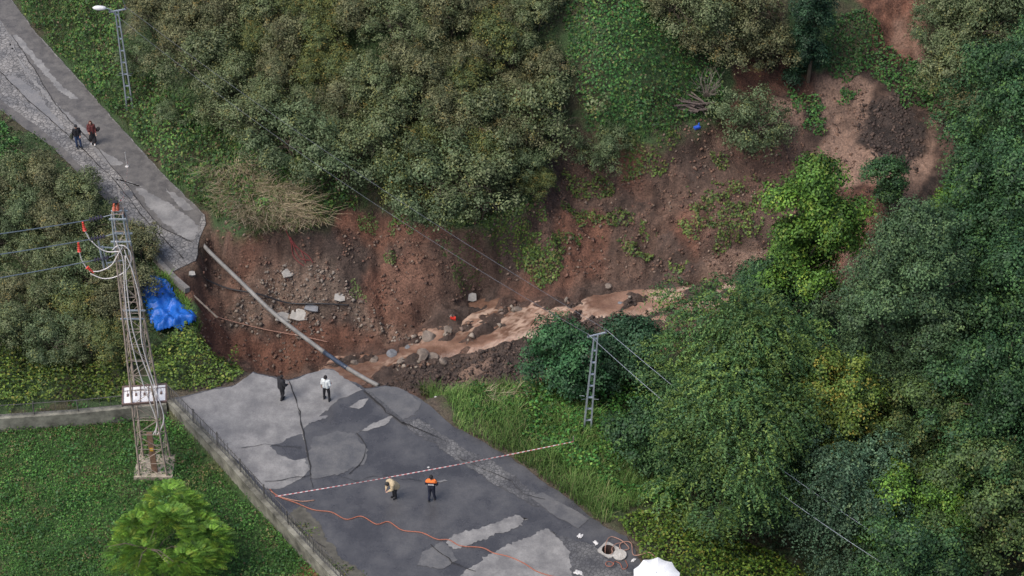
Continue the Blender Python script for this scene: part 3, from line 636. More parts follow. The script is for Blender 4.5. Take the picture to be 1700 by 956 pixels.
def tree(name, label, cat, base, seed, r, h0, h1, lobes, per, lr, ls, cols, wts, tr=.2, stems=1, group=None, **kw):
    root = empty(name, base, label, cat, group)
    cm, _ = crown_mesh('crown', seed, r, h0, h1, lobes, per, lr, ls, cols, wts, **kw); c = link('crown', cm, M['leaf'], root)
    t = link('trunk', trunk_mesh('trunk', seed, r, h0, h1, tr, stems), None, root)
    KIDS[root.name] = [c, t]; return root
def by_crown(px, py, hc, guess=0):                # base point of a tree whose crown middle stands at that pixel
    d = ray(px, py); t = np.arange(55/d.y, 190/d.y, .06); zz = CAMH+d.z*t; hh = Hs(d.x*t, d.y*t); k = np.argmax(zz < hh+hc)
    return Vector((d.x*t[k], d.y*t[k], float(hh[k])))

HZ_G = [(.098,.122,.066),(.130,.145,.088),(.062,.082,.042),(.15,.145,.06)]; HZ_B = [(.108,.112,.066),(.138,.134,.082),(.062,.072,.040),(.16,.125,.055)]
HZ_Y = [(.10,.125,.055),(.14,.145,.05),(.06,.08,.035),(.20,.15,.05)]; HZ_C = [(.085,.115,.065),(.11,.14,.085),(.05,.075,.04),(.13,.14,.06)]
protos = []
for i, (pal, rr_) in enumerate([(HZ_G, 1.9), (HZ_B, 2.0), (HZ_Y, 1.8), (HZ_C, 2.1), (HZ_G, 2.2), (HZ_B, 1.7)]):
    protos.append((crown_mesh('crown', 40+i, rr_, .5, 3.3, 34, 300, .62, .135, pal, [4,3,3,.8], squash=.95)[0], trunk_mesh('trunk', 40+i, rr_, .5, 3.3, .045, 7, 4)))
    protos[-1][0].materials.append(M['leaf'])
hz_n = 0
def hazel(px, py, k, label, group, sc=1.0, name='hazel_shrub', cat='shrub', direct=None):
    global hz_n
    b = by_crown(px, py, 1.9*sc, 1) if direct is None else direct
    root = empty(name, b, label, cat, group, rz=(hz_n*2.39) % 6.28); root.scale = (sc, sc, sc*random.uniform(.9, 1.1))
    link('crown', protos[k][0], None, root); link('stems', protos[k][1], None, root); hz_n += 1
    return root
# hazels one can single out
for px, py, k, lab, sc in [
 (345,105,4,'grey-green hazel shrub nearest the lamp post on the hillside',1.15),(420,205,0,'hazel shrub just above the orange-leaved twig by the bank',1.0),
 (500,235,3,'hazel shrub at the lower left end of the front row',1.05),(560,262,3,'hazel shrub above the dry grass mound',1.05),(640,235,0,'hazel shrub behind the two front bushes, where the wires cross',1.1),
 (720,300,3,'big front hazel shrub overhanging the red scarp, left of a pair',1.25),(790,305,0,'big front hazel shrub overhanging the red scarp, right of a pair',1.25),(680,290,2,'yellowish front hazel shrub next to the bare stems',1.0),
 (800,195,4,'grey hazel shrub in the middle of the orchard front',1.1),(905,190,0,'hazel shrub at the corner where orchard, grass and slide meet',1.25),(850,225,5,'hazel shrub left of the orchard corner',1.0),
 (892,305,2,'small pale green shrub at the left rim of the slide',.55),(1005,247,3,'small dark bush sitting on the rim of the slide',.72),(1243,205,3,'lone round bush standing in the brown mud of the slide',.95),
 (1270,70,5,'brownish hazel shrub left of the dark conifer',.95),(1190,60,1,'brownish hazel shrub above the grass and the wood pile',.95),(1150,30,0,'hazel shrub at the top edge over the green slope',1.1),(1230,20,1,'hazel shrub at the top edge left of the conifer',1.15),
 (1560,45,3,'bush at the top right above the red gully',.8),(1620,40,4,'grey bush at the top right beside the forest',1.2),(1590,120,0,'grey bush on the right bank of the red gully',1.1),(1605,165,5,'brownish bush above the ivy heap on the right',.8),(1670,20,3,'bush in the top right corner',1.2),
 (240,95,3,'rounded green bush beside the lamp post',.6),(285,190,3,'low green bush on the bank below the lamp post',.5)]:
    hazel(px, py, k, lab, None, sc)
mass = [(255,20,1),(310,30,5),(375,25,1),(440,15,0),(505,15,2),(300,75,1),(430,70,2),(480,60,1),(545,60,2),(600,20,1),(660,35,0),(700,55,0),(740,25,1),(790,15,5),(840,30,1),(890,20,0),
 (400,130,0),(460,120,1),(520,110,2),(570,120,2),(620,140,0),(680,120,1),(745,105,5),(800,90,1),(855,80,0),(905,115,5),(370,170,4),(445,165,0),(510,170,0),(570,180,1),(620,190,2),(680,175,0),(735,165,1),(780,140,2),(850,150,1),(890,150,5),
 (570,225,0),(690,230,2),(740,235,1),(800,245,2),(860,265,3),(760,200,5),(830,60,2),(560,10,2),(1110,10,1),(900,-20,5),(820,-20,1),(740,-20,0),(660,-20,4),(580,-25,1),(500,-25,0),(420,-25,1),(340,-20,5)]
def rows(lst, cuts, rown, place, group, s0, s1, words):
    W_ = ['first','second','third','fourth','fifth','sixth','seventh','eighth','ninth','tenth','eleventh','twelfth','thirteenth','fourteenth','fifteenth','sixteenth','seventeenth','eighteenth','nineteenth','twentieth']
    for i, rn in enumerate(rown):
        r_ = sorted([q for q in lst if cuts[i] <= q[1] < cuts[i+1]])
        for j, (px, py, k) in enumerate(r_):
            hazel(px+random.uniform(-5, 5), py+random.uniform(-5, 5), k, '%s hazel shrub, %s from left in %s of %s' % (words[k], W_[j], rn, place), group, random.uniform(s0, s1))
rows(mass, [-99,-5,48,99,136,208,999], ['topmost row','second row','third row','fourth row','fifth row','front row'], 'hillside orchard', 'hazel orchard on the upper hillside', .64, .88, ['grey-olive','brownish','yellow-tinged','greener','grey-olive','brownish'])
left = [(20,300,0),(75,305,1),(125,320,0),(30,360,3),(85,370,1),(140,375,4),(195,415,1),(232,405,5),(50,430,0),(110,440,4),(160,455,3),(196,478,1),(20,480,1),(75,500,4),(130,515,2),(172,520,5),(20,545,0),(90,560,3),(150,565,0),(196,575,2),(-15,400,4),(-20,330,1)]
rows(left, [-99,345,410,465,530,999], ['top row','second row','third row','fourth row','bottom row'], 'thicket behind the tower', 'hazel thicket behind the tower', .64, .84, ['greyish','brown-olive','yellow-tinged','greener','greyish','brown-olive'])

# ------------------------------------------------------------------ forest on the right
GRD = [(.030,.070,.034),(.047,.10,.042),(.02,.046,.026),(.065,.12,.04)]
ACA = [(.048,.10,.042),(.068,.125,.045),(.105,.155,.042),(.03,.065,.036)]
BRT = [(.068,.145,.03),(.105,.195,.036),(.042,.09,.025),(.15,.21,.04)]
YEL = [(.080,.13,.03),(.13,.165,.035),(.05,.085,.03),(.20,.17,.04)]
BLU = [(.05,.095,.065),(.075,.125,.085),(.03,.06,.042),(.09,.13,.07)]
LND = [(.056,.100,.054),(.082,.135,.070),(.036,.066,.040),(.10,.15,.07)]
OLV = [(.058,.095,.038),(.085,.125,.045),(.036,.06,.028),(.12,.13,.05)]
trees = [  # px,py of crown middle, crown mid height, label, r,h0,h1,lobes,per,lr,ls,pal,form
 (1348,395,8,'bright green upright tree in front of the slide, left of the big dense tree','broadleaf_tree',2.0,2.6,12.4,60,620,.8,.19,BRT,'dome'),
 (1495,510,9,'huge dense grey-green tree with drooping clumps in the middle of the forest','broadleaf_tree',4.7,1.5,15.5,150,800,1.15,.15,LND,'cone'),
 (1238,608,7,'wide feathery green tree with yellowish tips behind the street pole','feathery_tree',4.1,1.5,11.0,135,640,1.0,.17,ACA,'spray'),
 (1205,715,6,'dark feathery tree at the forest edge beside the grass bank','feathery_tree',3.7,1,9.5,115,600,1.0,.17,ACA,'spray'),
 (1395,690,6,'yellowing tree wedged between the feathery tree and the big dense tree','broadleaf_tree',2.3,2,9.0,60,520,.75,.17,YEL,'dome'),
 (1425,840,5,'blue-green soft tree under the power wires','broadleaf_tree',3.0,1,8.5,80,600,.85,.13,BLU,'spray'),
 (1285,815,3,'very dark tree in the shade at the forest edge, over the yellow-green brambles','broadleaf_tree',2.1,.5,5,45,500,.7,.16,GRD,'dome'),
 (1530,890,4,'fresh green tree at the bottom edge with yellowish twigs','broadleaf_tree',2.8,1,8,75,560,.8,.16,BRT,'dome'),
 (1540,745,5,'olive tree with brownish tips below the big dense tree','broadleaf_tree',2.6,1,8.5,60,560,.8,.16,OLV,'dome'),
 (1650,690,7,'tall dark green tree at the right edge, below the densest crown','broadleaf_tree',3.6,1,12,100,600,1.0,.17,GRD,'dome'),
 (1660,860,5,'mixed olive tree in the bottom right corner','broadleaf_tree',3.2,1,9,80,560,.9,.17,OLV,'dome'),
 (1702,190,8,'tall dark tree at the right edge beside the mud plain','broadleaf_tree',3.6,1,13,100,560,1.1,.18,GRD,'dome'),
 (1672,385,7,'dark green spreading tree at the right edge, middle height','broadleaf_tree',3.9,1,12,110,560,1.1,.18,GRD,'dome'),
 (1603,335,4,'yellow-green tipped tree leaning over the mud at its right side','broadleaf_tree',1.7,.5,6,40,520,.7,.16,BRT,'dome'),
 (1700,520,7,'dark tree cut by the right edge of the photo','broadleaf_tree',3.4,1,12,90,520,1.1,.18,GRD,'dome'),
 (1290,480,4,'dark tree foot growth below the bright upright tree','broadleaf_tree',2.2,.5,6,50,520,.8,.16,GRD,'dome'),
 (1350,50,3.6,'dark narrow conifer-like tree beside the red gully','columnar_tree',.95,.1,8.2,70,420,.55,.14,[(.020,.052,.032),(.032,.072,.040),(.014,.032,.022)],'column'),
 (1478,308,2.0,'broken leaning tree behind the bright upright tree, at the mud','broadleaf_tree',1.0,.3,3.8,18,420,.6,.16,GRD,'dome'),
 (938,598,1.9,'broad-leaved green bush left of the second street pole','shrub',1.75,.2,3.6,42,420,.8,.17,[(.03,.085,.04),(.045,.11,.05),(.02,.05,.03)],'dome'),
 (1045,592,2.0,'broad-leaved dark bush right of the second street pole','shrub',1.9,.2,3.9,44,420,.8,.17,[(.03,.075,.045),(.045,.095,.055),(.02,.05,.03)],'dome'),
 (1090,720,2.5,'dark bush between the street pole and the feathery tree','shrub',2.0,.2,4.2,40,420,.8,.17,GRD,'dome'),
 (1620,560,5,'dark round tree behind the big dense tree, at its right','broadleaf_tree',2.8,1,9,70,560,.9,.17,GRD,'dome'),
 (1740,300,8,'dark tree mostly outside the right edge, above the middle','broadleaf_tree',3.4,1,12,70,520,1.1,.18,GRD,'dome'),
 (1740,780,6,'dark tree mostly outside the right edge, near the bottom','broadleaf_tree',3.2,1,11,70,520,1.0,.18,GRD,'dome'),
 (1490,990,4,'tree whose top just enters the bottom edge','broadleaf_tree',2.6,1,8,60,520,.9,.17,GRD,'dome'),
]
for i, (px, py, hc, lab, nm, r, h0, h1, lobes, per, lr, ls, pal, form) in enumerate(trees):
    b = by_crown(px, py, hc, -1)
    wts = [4, 3, 3, 1][:len(pal)]
    tree(nm, lab, 'shrub' if nm == 'shrub' else 'tree', b, 300+i, r, h0, h1, lobes, per, lr*.86, ls*.92, pal, wts, tr=.1+.03*r, form=form, asp=.45 if nm == 'feathery_tree' else .65, blotch=.55)

# ------------------------------------------------------------------ bright pinnate-leaved tree in the meadow
def pinnate(base, seed, r, h, fronds, label):
    rg = np.random.default_rng(seed); root = empty('pinnate_leaved_tree', base, label, 'tree'); Vs = []; Ns = []; S = []; Cc = []; T = []
    Vall = []; Call = []
    lobs = [(0, 0, h*.62, r*.5)]+[(math.cos(q_)*r*.58*rg.uniform(.8,1.15), math.sin(q_)*r*.58*rg.uniform(.8,1.15), h*rg.uniform(.32, .58), r*rg.uniform(.3, .46)) for q_ in np.arange(11)*2*PI/11]
    for k in range(fronds):
        u = rg.uniform(.0, 1)**.8; th = rg.uniform(0, 2*PI); lx, ly, lz, l_r = lobs[rg.integers(len(lobs))]
        st = np.array([lx+math.cos(th)*l_r*math.sqrt(1-u*u)*.7, ly+math.sin(th)*l_r*math.sqrt(1-u*u)*.7, lz+l_r*1.1*u])
        d = np.array([math.cos(th)+rg.normal()*.4, math.sin(th)+rg.normal()*.4, .25+.7*u]); d /= np.linalg.norm(d)
        L = rg.uniform(.35, .7); side = np.cross(d, [0, 0, 1]); side /= np.linalg.norm(side)+1e-6; upn = np.cross(side, d)
        base_c = np.array([[.10,.22,.03],[.15,.29,.035],[.06,.14,.025],[.22,.30,.04]])[rg.choice(4, p=[.4,.3,.2,.1])]*(.6+.7*rg.random())
        nl = 8
        for j in range(nl):
            t = (j+1)/nl; c = st+d*L*t-np.array([0, 0, 1])*L*.55*t*t; ll = L*.24*math.sin(PI*(.15+.8*t))+.05
            for s in (-1, 1):
                tip = c+side*s*ll+d*ll*.35-np.array([0, 0, ll*.35]); w_ = d*.018
                Vall += [c-w_*.6, (c+tip)/2-w_+upn*.02, tip, (c+tip)/2+w_+upn*.02]; Call += [base_c*(.8+.4*rg.random())]*4
    Vall = np.array(Vall); me = np_mesh('crown', Vall, np.arange(len(Vall)).reshape(-1, 4), np.array(Call)); link('crown', me, M['leaf'], root)
    link('trunk', trunk_mesh('trunk', seed, r, h*.3, h, .09, 2), None, root)
pb = by_crown(285, 905, 1.8, -2)
pinnate(pb, 5, 3.0, 3.6, 2600, 'bright green bushy tree with feather-shaped leaves standing in the meadow')

# ------------------------------------------------------------------ ground cover (nobody could count it)
def cover(name, label, polys, dens, ls, hgt, cols, wts, seed, lump=.5, excl=(), asp=.7, minn=0, blade=0, pinp=None, comb=None):
    rg = np.random.default_rng(seed); pxy = [GW(p) for p in polys] if pinp is None else pinp
    PX = []; PY = []
    for q in pxy:
        a = np.array(q); x0, y0 = a.min(0)-.5; x1, y1 = a.max(0)+.5; n = int((x1-x0)*(y1-y0)*dens)
        x = rg.uniform(x0, x1, n); y = rg.uniform(y0, y1, n)
        d = sd_poly(x, y, q)+(fbm(x*1.3, y*1.3, seed, 3)-.5)*1.1; k = d > 0
        x, y = x[k], y[k]
        if minn: kk = fbm(x*1.1, y*1.1, seed+5, 4) > minn; x, y = x[kk], y[kk]
        PX.append(x); PY.append(y)
    x = np.concatenate(PX); y = np.concatenate(PY)
    for q, mg in excl:
        k = sd_poly(x, y, q) < -mg; x, y = x[k], y[k]
    n = len(x); lu = hgt*(sstep(.25, .75, fbm(x*.8, y*.8, seed+1, 4))*.75+.25*fbm(x*2.4, y*2.4, seed+2, 2)) if lump else np.full(n, hgt)
    z = Hs(x, y); e = .3; gx = (Hs(x+e, y)-Hs(x-e, y))/(2*e); gy = (Hs(x, y+e)-Hs(x, y-e))/(2*e)
    big = sstep(.3, .7, fbm(x*.35, y*.35, seed+7, 4))
    c = palette(rg, n, cols, wts)*(.75+.55*big[:, None])
    if blade:
        L = hgt*rg.uniform(.5, 1.3, n)*(.6+.8*lu/hgt); a = rg.uniform(0, 2*PI, n) if comb is None else comb+rg.normal(size=n)*.8+(fbm(x*1.3, y*1.3, seed+9, 3)-.5)*5; le = L*(rg.uniform(.2, .9, n) if comb is None else rg.uniform(.8, 1.5, n)); wd = ls
        Bx = np.cos(a); By = np.sin(a)
        p0 = np.stack([x-By*wd, y+Bx*wd, z], 1); p1 = np.stack([x+By*wd, y-Bx*wd, z], 1)
        pm = np.stack([x+Bx*le*.4, y+By*le*.4, z+L*.7], 1); mo = np.stack([By*wd*.8, -Bx*wd*.8, 0*x], 1)
        pt = np.stack([x+Bx*le, y+By*le, z+L*.9], 1); to = mo*.3
        V = np.stack([p0, p1, pm+mo, pm-mo, pt+to, pt-to], 1).reshape(-1, 3); i = np.arange(n)*6
        F = np.stack([np.stack([i, i+1, i+2, i+3], 1), np.stack([i+3, i+2, i+4, i+5], 1)], 1).reshape(-1, 4)
        me = np_mesh(name, V, F, np.repeat(c, 6, 0)); o = link(name, me, M['blade'])
    else:
        top = rg.random(n)**.6; zz = z+.02+lu*top
        N = np.stack([-gx, -gy, np.full(n, 1.0)], 1)+rg.normal(size=(n, 3))*.5
        V, F = leaf_np(np.stack([x, y, zz], 1), N, ls*rg.uniform(.6, 1.4, n), asp, seed)
        me = np_mesh(name, V, F, np.repeat(c, 4, 0)); o = link(name, me, M['leaf'])
    tag(o, label, cat='plants', kind='stuff'); return o
SC = [(SCAR, -.22)]; RD = [(UP_ROAD, .02), (LO_ROAD, .02)]
IV = [(.040,.105,.024),(.07,.145,.03),(.025,.06,.02),(.11,.15,.035)]
IV2 = [(.036,.11,.028),(.058,.14,.032),(.022,.058,.02)]
cover('undergrowth', 'mixed green undergrowth covering the bank right of the upper road', [[(10,-40),(60,50),(120,118),(195,200),(268,282),(340,355),(400,372),(540,372),(600,345),(560,300),(480,250),(420,230),(300,180),(250,120),(200,60),(220,-40)]], 130, .16, 1.5, IV+[(.13,.09,.05)], [4,4,3,1.5,.9], 401, excl=SC+RD)
cover('grass', 'long grass blades on the bank right of the upper road', [[(10,-40),(60,50),(120,118),(195,200),(268,282),(340,355),(400,372),(540,372),(640,345),(560,300),(480,250),(300,180),(200,60),(220,-40)]], 45, .012, .55, [(.07,.12,.04),(.10,.14,.05),(.14,.13,.06)], [3,2,1], 402, excl=SC+RD, blade=1)
cover('hillside_undergrowth', 'grass and low plants under the hazel orchard', [[(220,-60),(250,120),(300,180),(420,230),(560,310),(640,340),(760,362),(860,335),(905,240),(950,220),(930,100),(930,-60)]], 80, .13, .5, [(.045,.085,.026),(.065,.10,.032),(.03,.05,.02),(.09,.09,.04)], [4,3,2,1], 403, excl=SC+RD)
cover('ivy_slope', 'vivid green ivy and bramble sheet on the slope above the slide', [[(925,-60),(940,100),(960,215),(1060,230),(1130,218),(1195,185),(1200,110),(1170,60),(1110,20),(1080,-60)]], 130, .16, .95, IV2+[(.10,.15,.035),(.09,.085,.035)], [4,3,3,1.5,.6], 404, excl=SC)
cover('ivy_slope', 'pale yellow-green grass tufts among the ivy above the slide', [[(960,180),(985,220),(1060,232),(1140,222),(1190,190),(1170,160),(1050,160)]], 90, .014, .35, [(.085,.17,.045),(.06,.13,.04),(.12,.17,.06)], [3,2,1], 405, excl=SC, blade=1)
cover('bramble_bank', 'yellow-green bramble thicket in front of the tower, left part', [[(-60,585),(60,575),(120,600),(210,600),(235,640),(215,662),(0,682),(-60,690)]], 150, .15, 1.2, [(.12,.175,.028),(.075,.135,.026),(.035,.065,.02),(.19,.19,.04)], [4,3,3,1], 406)
cover('bramble_bank', 'yellow-green bramble thicket between the blue tarpaulin and the lower road', [[(245,580),(300,560),(345,582),(395,600),(400,622),(360,645),(290,655),(255,640)]], 170, .15, 1.1, [(.11,.17,.03),(.075,.13,.028),(.035,.065,.02),(.17,.18,.04)], [4,3,3,1], 407, excl=[(LO_ROAD, .0)])
cover('meadow_plants', 'short weeds and clover over the meadow at the lower left', [[(-120,710),(0,705),(270,680),(380,800),(540,962),(560,1050),(-120,1050)]], 150, .10, .34, [(.050,.145,.026),(.068,.17,.032),(.036,.09,.02),(.11,.17,.04),(.12,.10,.05)], [5,4,3,1.2,1], 408)
MD = [[(-120,710),(0,705),(270,680),(380,800),(540,962),(560,1050),(-120,1050)]]
cover('meadow_plants', 'taller dark weed clumps dotted over the meadow', MD, 70, .14, .55, [(.03,.09,.022),(.045,.12,.028),(.06,.14,.05)], [3,3,1], 423, minn=.56)
cover('meadow_plants', 'yellowish and brown withered patches in the meadow grass', MD, 120, .09, .18, [(.15,.15,.05),(.16,.12,.07),(.09,.13,.035)], [2,2,2], 424, minn=.60)
cover('meadow_grass', 'bright meadow grass at the lower left', [[(-120,710),(0,705),(270,680),(380,800),(540,962),(560,1050),(-120,1050)]], 110, .009, .2, [(.05,.12,.028),(.075,.15,.035),(.04,.09,.025)], [3,2,2], 409, blade=1)
BK = [(700,650),(790,645),(870,645),(930,650),(1000,700),(1100,740),(1110,820),(1060,840),(1010,868),(985,862),(935,822),(850,762),(760,714)]
cover('bank_grass', 'long grass on the bank right of the lower road', [BK], 220, .012, .6, [(.10,.19,.045),(.14,.22,.06),(.065,.13,.03),(.20,.20,.09)], [4,3,3,1], 410, excl=RD, blade=1)
cover('bank_weeds', 'leafy weeds and ivy around the foot of the second street pole', [[(760,668),(870,645),(960,620),(1080,640),(1150,760),(1120,850),(1040,835),(960,790),(860,725)]], 150, .15, 1.0, [(.04,.135,.03),(.065,.17,.032),(.025,.07,.02),(.11,.19,.035)], [4,4,3,2], 411, excl=RD+SC)
cover('roadside_brambles', 'yellow-green brambles beside the open manhole', [[(1010,872),(1060,850),(1130,840),(1200,880),(1300,930),(1380,1000),(1180,1060),(1090,960),(1045,905)]], 170, .15, .9, [(.15,.23,.035),(.10,.19,.032),(.045,.09,.02),(.22,.23,.04)], [4,4,2,1], 412, excl=RD)
cover('forest_floor', 'dark plants on the forest floor', [[(1060,660),(1150,560),(1300,540),(1500,420),(1620,250),(1650,50),(1800,50),(1850,1000),(1250,1000),(1150,850)]], 22, .2, .6, [(.025,.05,.022),(.035,.065,.03)], [1,1], 413, excl=RD)
cover('left_undergrowth', 'plants under the hazel thicket left of the upper road', [[(-100,180),(0,190),(80,245),(150,308),(240,410),(300,480),(320,570),(200,620),(-100,650)]], 60, .14, .6, [(.04,.075,.025),(.055,.09,.03),(.08,.08,.04)], [3,2,1], 414, excl=RD+SC)
cover('roadside_ivy', 'bright green ivy patch at the left edge beside the upper road', [[(-60,200),(0,205),(35,250),(65,280),(40,300),(-60,310)]], 160, .15, .5, IV2, [3,3,2], 415, excl=RD)
cover('kerb_grass', 'strip of bright grass between the kerb and the blue tarpaulin', [[(252,456),(270,460),(300,480),(318,510),(326,545),(315,540),(300,500),(262,470)]], 500, .014, .35, [(.08,.16,.03),(.11,.19,.04)], [1,1], 416, blade=1)
SP = [(.085,.14,.032),(.12,.18,.04),(.05,.085,.03),(.15,.14,.05)]
cover('slide_greenery', 'torn-up vines and weeds strewn over the brown slide', [[(930,290),(1010,300),(1020,330),(960,340)],[(935,340),(1060,355),(1100,395),(1060,390),(960,370)],[(1110,390),(1170,350),(1260,330),(1290,350),(1270,400),(1180,420)],
  [(860,380),(920,370),(960,400),(905,470),(870,465),(850,420)],[(800,375),(870,370),(900,420),(860,440),(810,410)],[(1060,230),(1140,235),(1060,270),(980,265)],[(1080,430),(1160,430),(1130,455)],[(1130,330),(1200,300),(1260,300),(1240,330),(1160,350)],[(990,400),(1060,410),(1110,440),(1040,430)],[(960,260),(1050,280),(1120,270),(1100,300),(1000,290)],[(1180,260),(1230,270),(1200,290)],[(900,310),(930,320),(930,350),(905,345)],[(1010,370),(1090,385),(1080,410)]], 160, .14, .5, SP, [4,3,3,2], 417, minn=.42)
cover('slide_greenery', 'dense green vine clumps low on the slide and along its upper rim', [[(640,350),(760,372),(860,350),(905,330),(900,365),(830,385),(700,378),(640,362)],[(800,380),(850,370),(870,400),(830,420)],[(862,400),(920,395),(945,430),(925,470),(880,472),(860,440)]], 170, .14, .5, SP, [4,3,3,1], 418)
cover('slide_greenery', 'ivy mat dragged down the gully at the upper right', [[(1370,30),(1440,20),(1470,80),(1530,120),(1568,150),(1560,180),(1500,175),(1440,120),(1400,150),(1360,110)],[(1390,140),(1430,150),(1415,175),(1395,170)],[(1310,150),(1360,160),(1365,200),(1320,190)],[(1340,180),(1375,200),(1370,222),(1335,215)],[(1530,130),(1565,150),(1570,170),(1530,175)]], 150, .15, .6, IV2+[(.09,.12,.04)], [4,3,3,1.5], 419)
cover('slide_greenery', 'grassy tuft hanging down the red scarp', [[(582,465),(600,460),(606,500),(590,505),(580,490)],[(635,425),(652,425),(652,440),(638,440)],[(730,395),(770,392),(790,420),(765,470),(750,440)],[(590,360),(620,355),(625,375),(600,385)],[(650,380),(680,378),(680,390),(655,390)]], 260, .1, .35, [(.10,.15,.045),(.13,.17,.06),(.07,.10,.035)], [3,2,2], 420)
cover('upper_brush', 'tangled brush between the orchard and the top right gully', [[(1100,-60),(1120,20),(1180,70),(1210,110),(1290,120),(1330,110),(1300,40),(1290,-60)],[(1520,-40),(1560,60),(1590,200),(1700,200),(1750,-40)]], 60, .14, .8, [(.06,.08,.035),(.08,.09,.045),(.04,.05,.025)], [3,2,2], 421)
cover('road_weeds', 'weeds growing over the road edge behind the iron fence', [[(500,870),(525,880),(560,925),(600,960),(575,960),(530,915)]], 150, .1, .15, SP, [3,2,2,1], 422, minn=.5)
for nm, lab, pts, dn, hg in [('dry_grass','dry straw-coloured grass mound at the top of the red scarp',[(345,290),(400,280),(450,305),(505,330),(555,380),(480,390),(420,385),(360,365)],420,.9),('dry_grass','straw-coloured grass along the edge of the earth slide by the lower road',[(800,655),(870,650),(880,665),(810,672)],150,.5)]:
    cover(nm, lab, [pts], dn*.55, .013, hg, [(.32,.26,.18),(.42,.35,.25),(.20,.18,.10),(.10,.15,.05)], [3,2,2,2], 430, blade=1, comb=-.9)

# ------------------------------------------------------------------ rocks and rubble
def rock_me(seed, flat=.75):
    bm = bmesh.new(); bmesh.ops.create_icosphere(bm, subdivisions=2, radius=.5); rr = random.Random(seed)
    for v in bm.verts:
        n = .75+.5*float(noise(v.co.x*3+seed, v.co.y*3+v.co.z*2.3, seed)); v.co *= n; v.co.z *= flat
    cut = Vector((rr.uniform(-1,1), rr.uniform(-1,1), rr.uniform(.2,1))).normalized()
    bmesh.ops.bisect_plane(bm, geom=bm.verts[:]+bm.edges[:]+bm.faces[:], plane_co=cut*.3, plane_no=cut, clear_outer=True)
    bmesh.ops.holes_fill(bm, edges=bm.edges[:], sides=0)
    me = bpy.data.meshes.new('rock'); bm.to_mesh(me); bm.free(); return me
RK = [rock_me(s) for s in range(6)]
for i, r_ in enumerate(RK): r_.materials.append(M['rock'] if i < 4 else M['rockgrey'])
for px, py, s, k, lab in [(650,588,.6,5,'grey angular boulder at the water where the pipe reaches the road side'),(680,582,.7,5,'rounded dark grey boulder in the stream'),(700,590,.8,0,'brown boulder in the stream next to the dark grey one'),(718,592,.6,1,'pale brown boulder at the stream edge'),
  (735,600,.5,2,'small brown boulder below the stream'),(665,600,.45,3,'brown stone beside the grey angular boulder'),(712,560,.75,2,'red-brown boulder in midstream'),(650,605,.5,0,'tan rock at the lower stream bank'),(620,600,.55,1,'pale rock near the pipe'),(590,605,.5,0,'tan rock right under the pipe'),
  (600,622,.35,1,'small pale stone under the pipe'),(815,520,.5,2,'brown stone in the upper stream'),(745,548,.6,3,'wet brown rock in the stream bend'),(860,515,.5,0,'rock among the stream channels'),(1010,475,.4,1,'rock on the far stream bank'),(1030,505,.5,4,'grey rock on the dark earth island')]:
    g = G(px, py); o = link('boulder', RK[k], None, None, g); o.scale = (s*1.2, s, s*.9); o.rotation_euler = (random.random()*.6, random.random()*.6, random.random()*6); tag(o, lab, 'boulder', 'boulders along the stream')
def rubble(name, label, polys, dens, smin, smax, cols, seed, minn=0):
    rg = np.random.default_rng(seed); X_ = []; Y_ = []
    for p in polys:
        q = GW(p); a = np.array(q); x0, y0 = a.min(0); x1, y1 = a.max(0); n = int((x1-x0)*(y1-y0)*dens)+5; x = rg.uniform(x0, x1, n); y = rg.uniform(y0, y1, n)
        k = inpoly(x, y, q)
        if minn: k &= fbm(x*1.5, y*1.5, seed, 3) > minn
        X_.append(x[k]); Y_.append(y[k])
    x = np.concatenate(X_); y = np.concatenate(Y_); n = len(x); s = smin+(smax-smin)*rg.random(n)**3; z = Hs(x, y)+s*.1
    base = np.array([[1,0,0],[0,1,0],[-1,0,0],[0,-1,0],[0,0,1],[0,0,-1],[.6,.6,.5],[-.6,-.6,.5],[-.6,.6,-.3],[.6,-.6,-.3]])[:6]
    F0 = np.array([[0,1,4],[1,2,4],[2,3,4],[3,0,4],[1,0,5],[2,1,5],[3,2,5],[0,3,5]])
    V = base[None]*(s[:, None, None]*.5)*rg.uniform(.55, 1.25, (n, 6, 1)); V[..., 2] *= .75
    a = rg.uniform(0, 2*PI, n); ca, sa = np.cos(a)[:, None], np.sin(a)[:, None]; tx = rg.normal(size=n)[:, None]*.4
    vx = V[..., 0]*ca-V[..., 1]*sa; vy = V[..., 0]*sa+V[..., 1]*ca; vz = V[..., 2]+vx*tx
    V = np.stack([vx+x[:, None], vy+y[:, None], vz+z[:, None]], -1).reshape(-1, 3)
    F = (F0[None]+np.arange(n)[:, None, None]*6).reshape(-1, 3); c = palette(rg, n, cols, [1]*len(cols), .3)
    tag(link(name, np_mesh(name, V, F, np.repeat(c, 6, 0)), M['rubble']), label, 'rubble', kind='stuff')
EC = [(.12,.07,.05),(.17,.10,.07),(.08,.05,.04)]; RC = [(.28,.24,.20),(.20,.17,.14),(.16,.12,.10),(.33,.29,.25)]
rubble('stone_rubble', 'loose broken stones spilled down the middle of the collapsed road', [[(395,500),(440,440),(530,440),(600,500),(700,560),(690,575),(640,570),(560,525),(520,560),(470,590),(450,560),(380,540)],[(500,440),(560,450),(610,505),(560,500)]], 60, .05, .34, [(.20,.165,.135),(.15,.12,.10),(.12,.085,.07),(.25,.215,.185)], 1, .38)
rubble('stone_rubble', 'stones along the muddy stream', [[(600,600),(700,590),(760,600),(700,612),(600,625)],[(690,545),(850,500),(900,520),(760,580),(700,590)],[(900,500),(1000,500),(1080,515),(1000,530)]], 22, .08, .5, RC[:3]+EC, 2, .4)
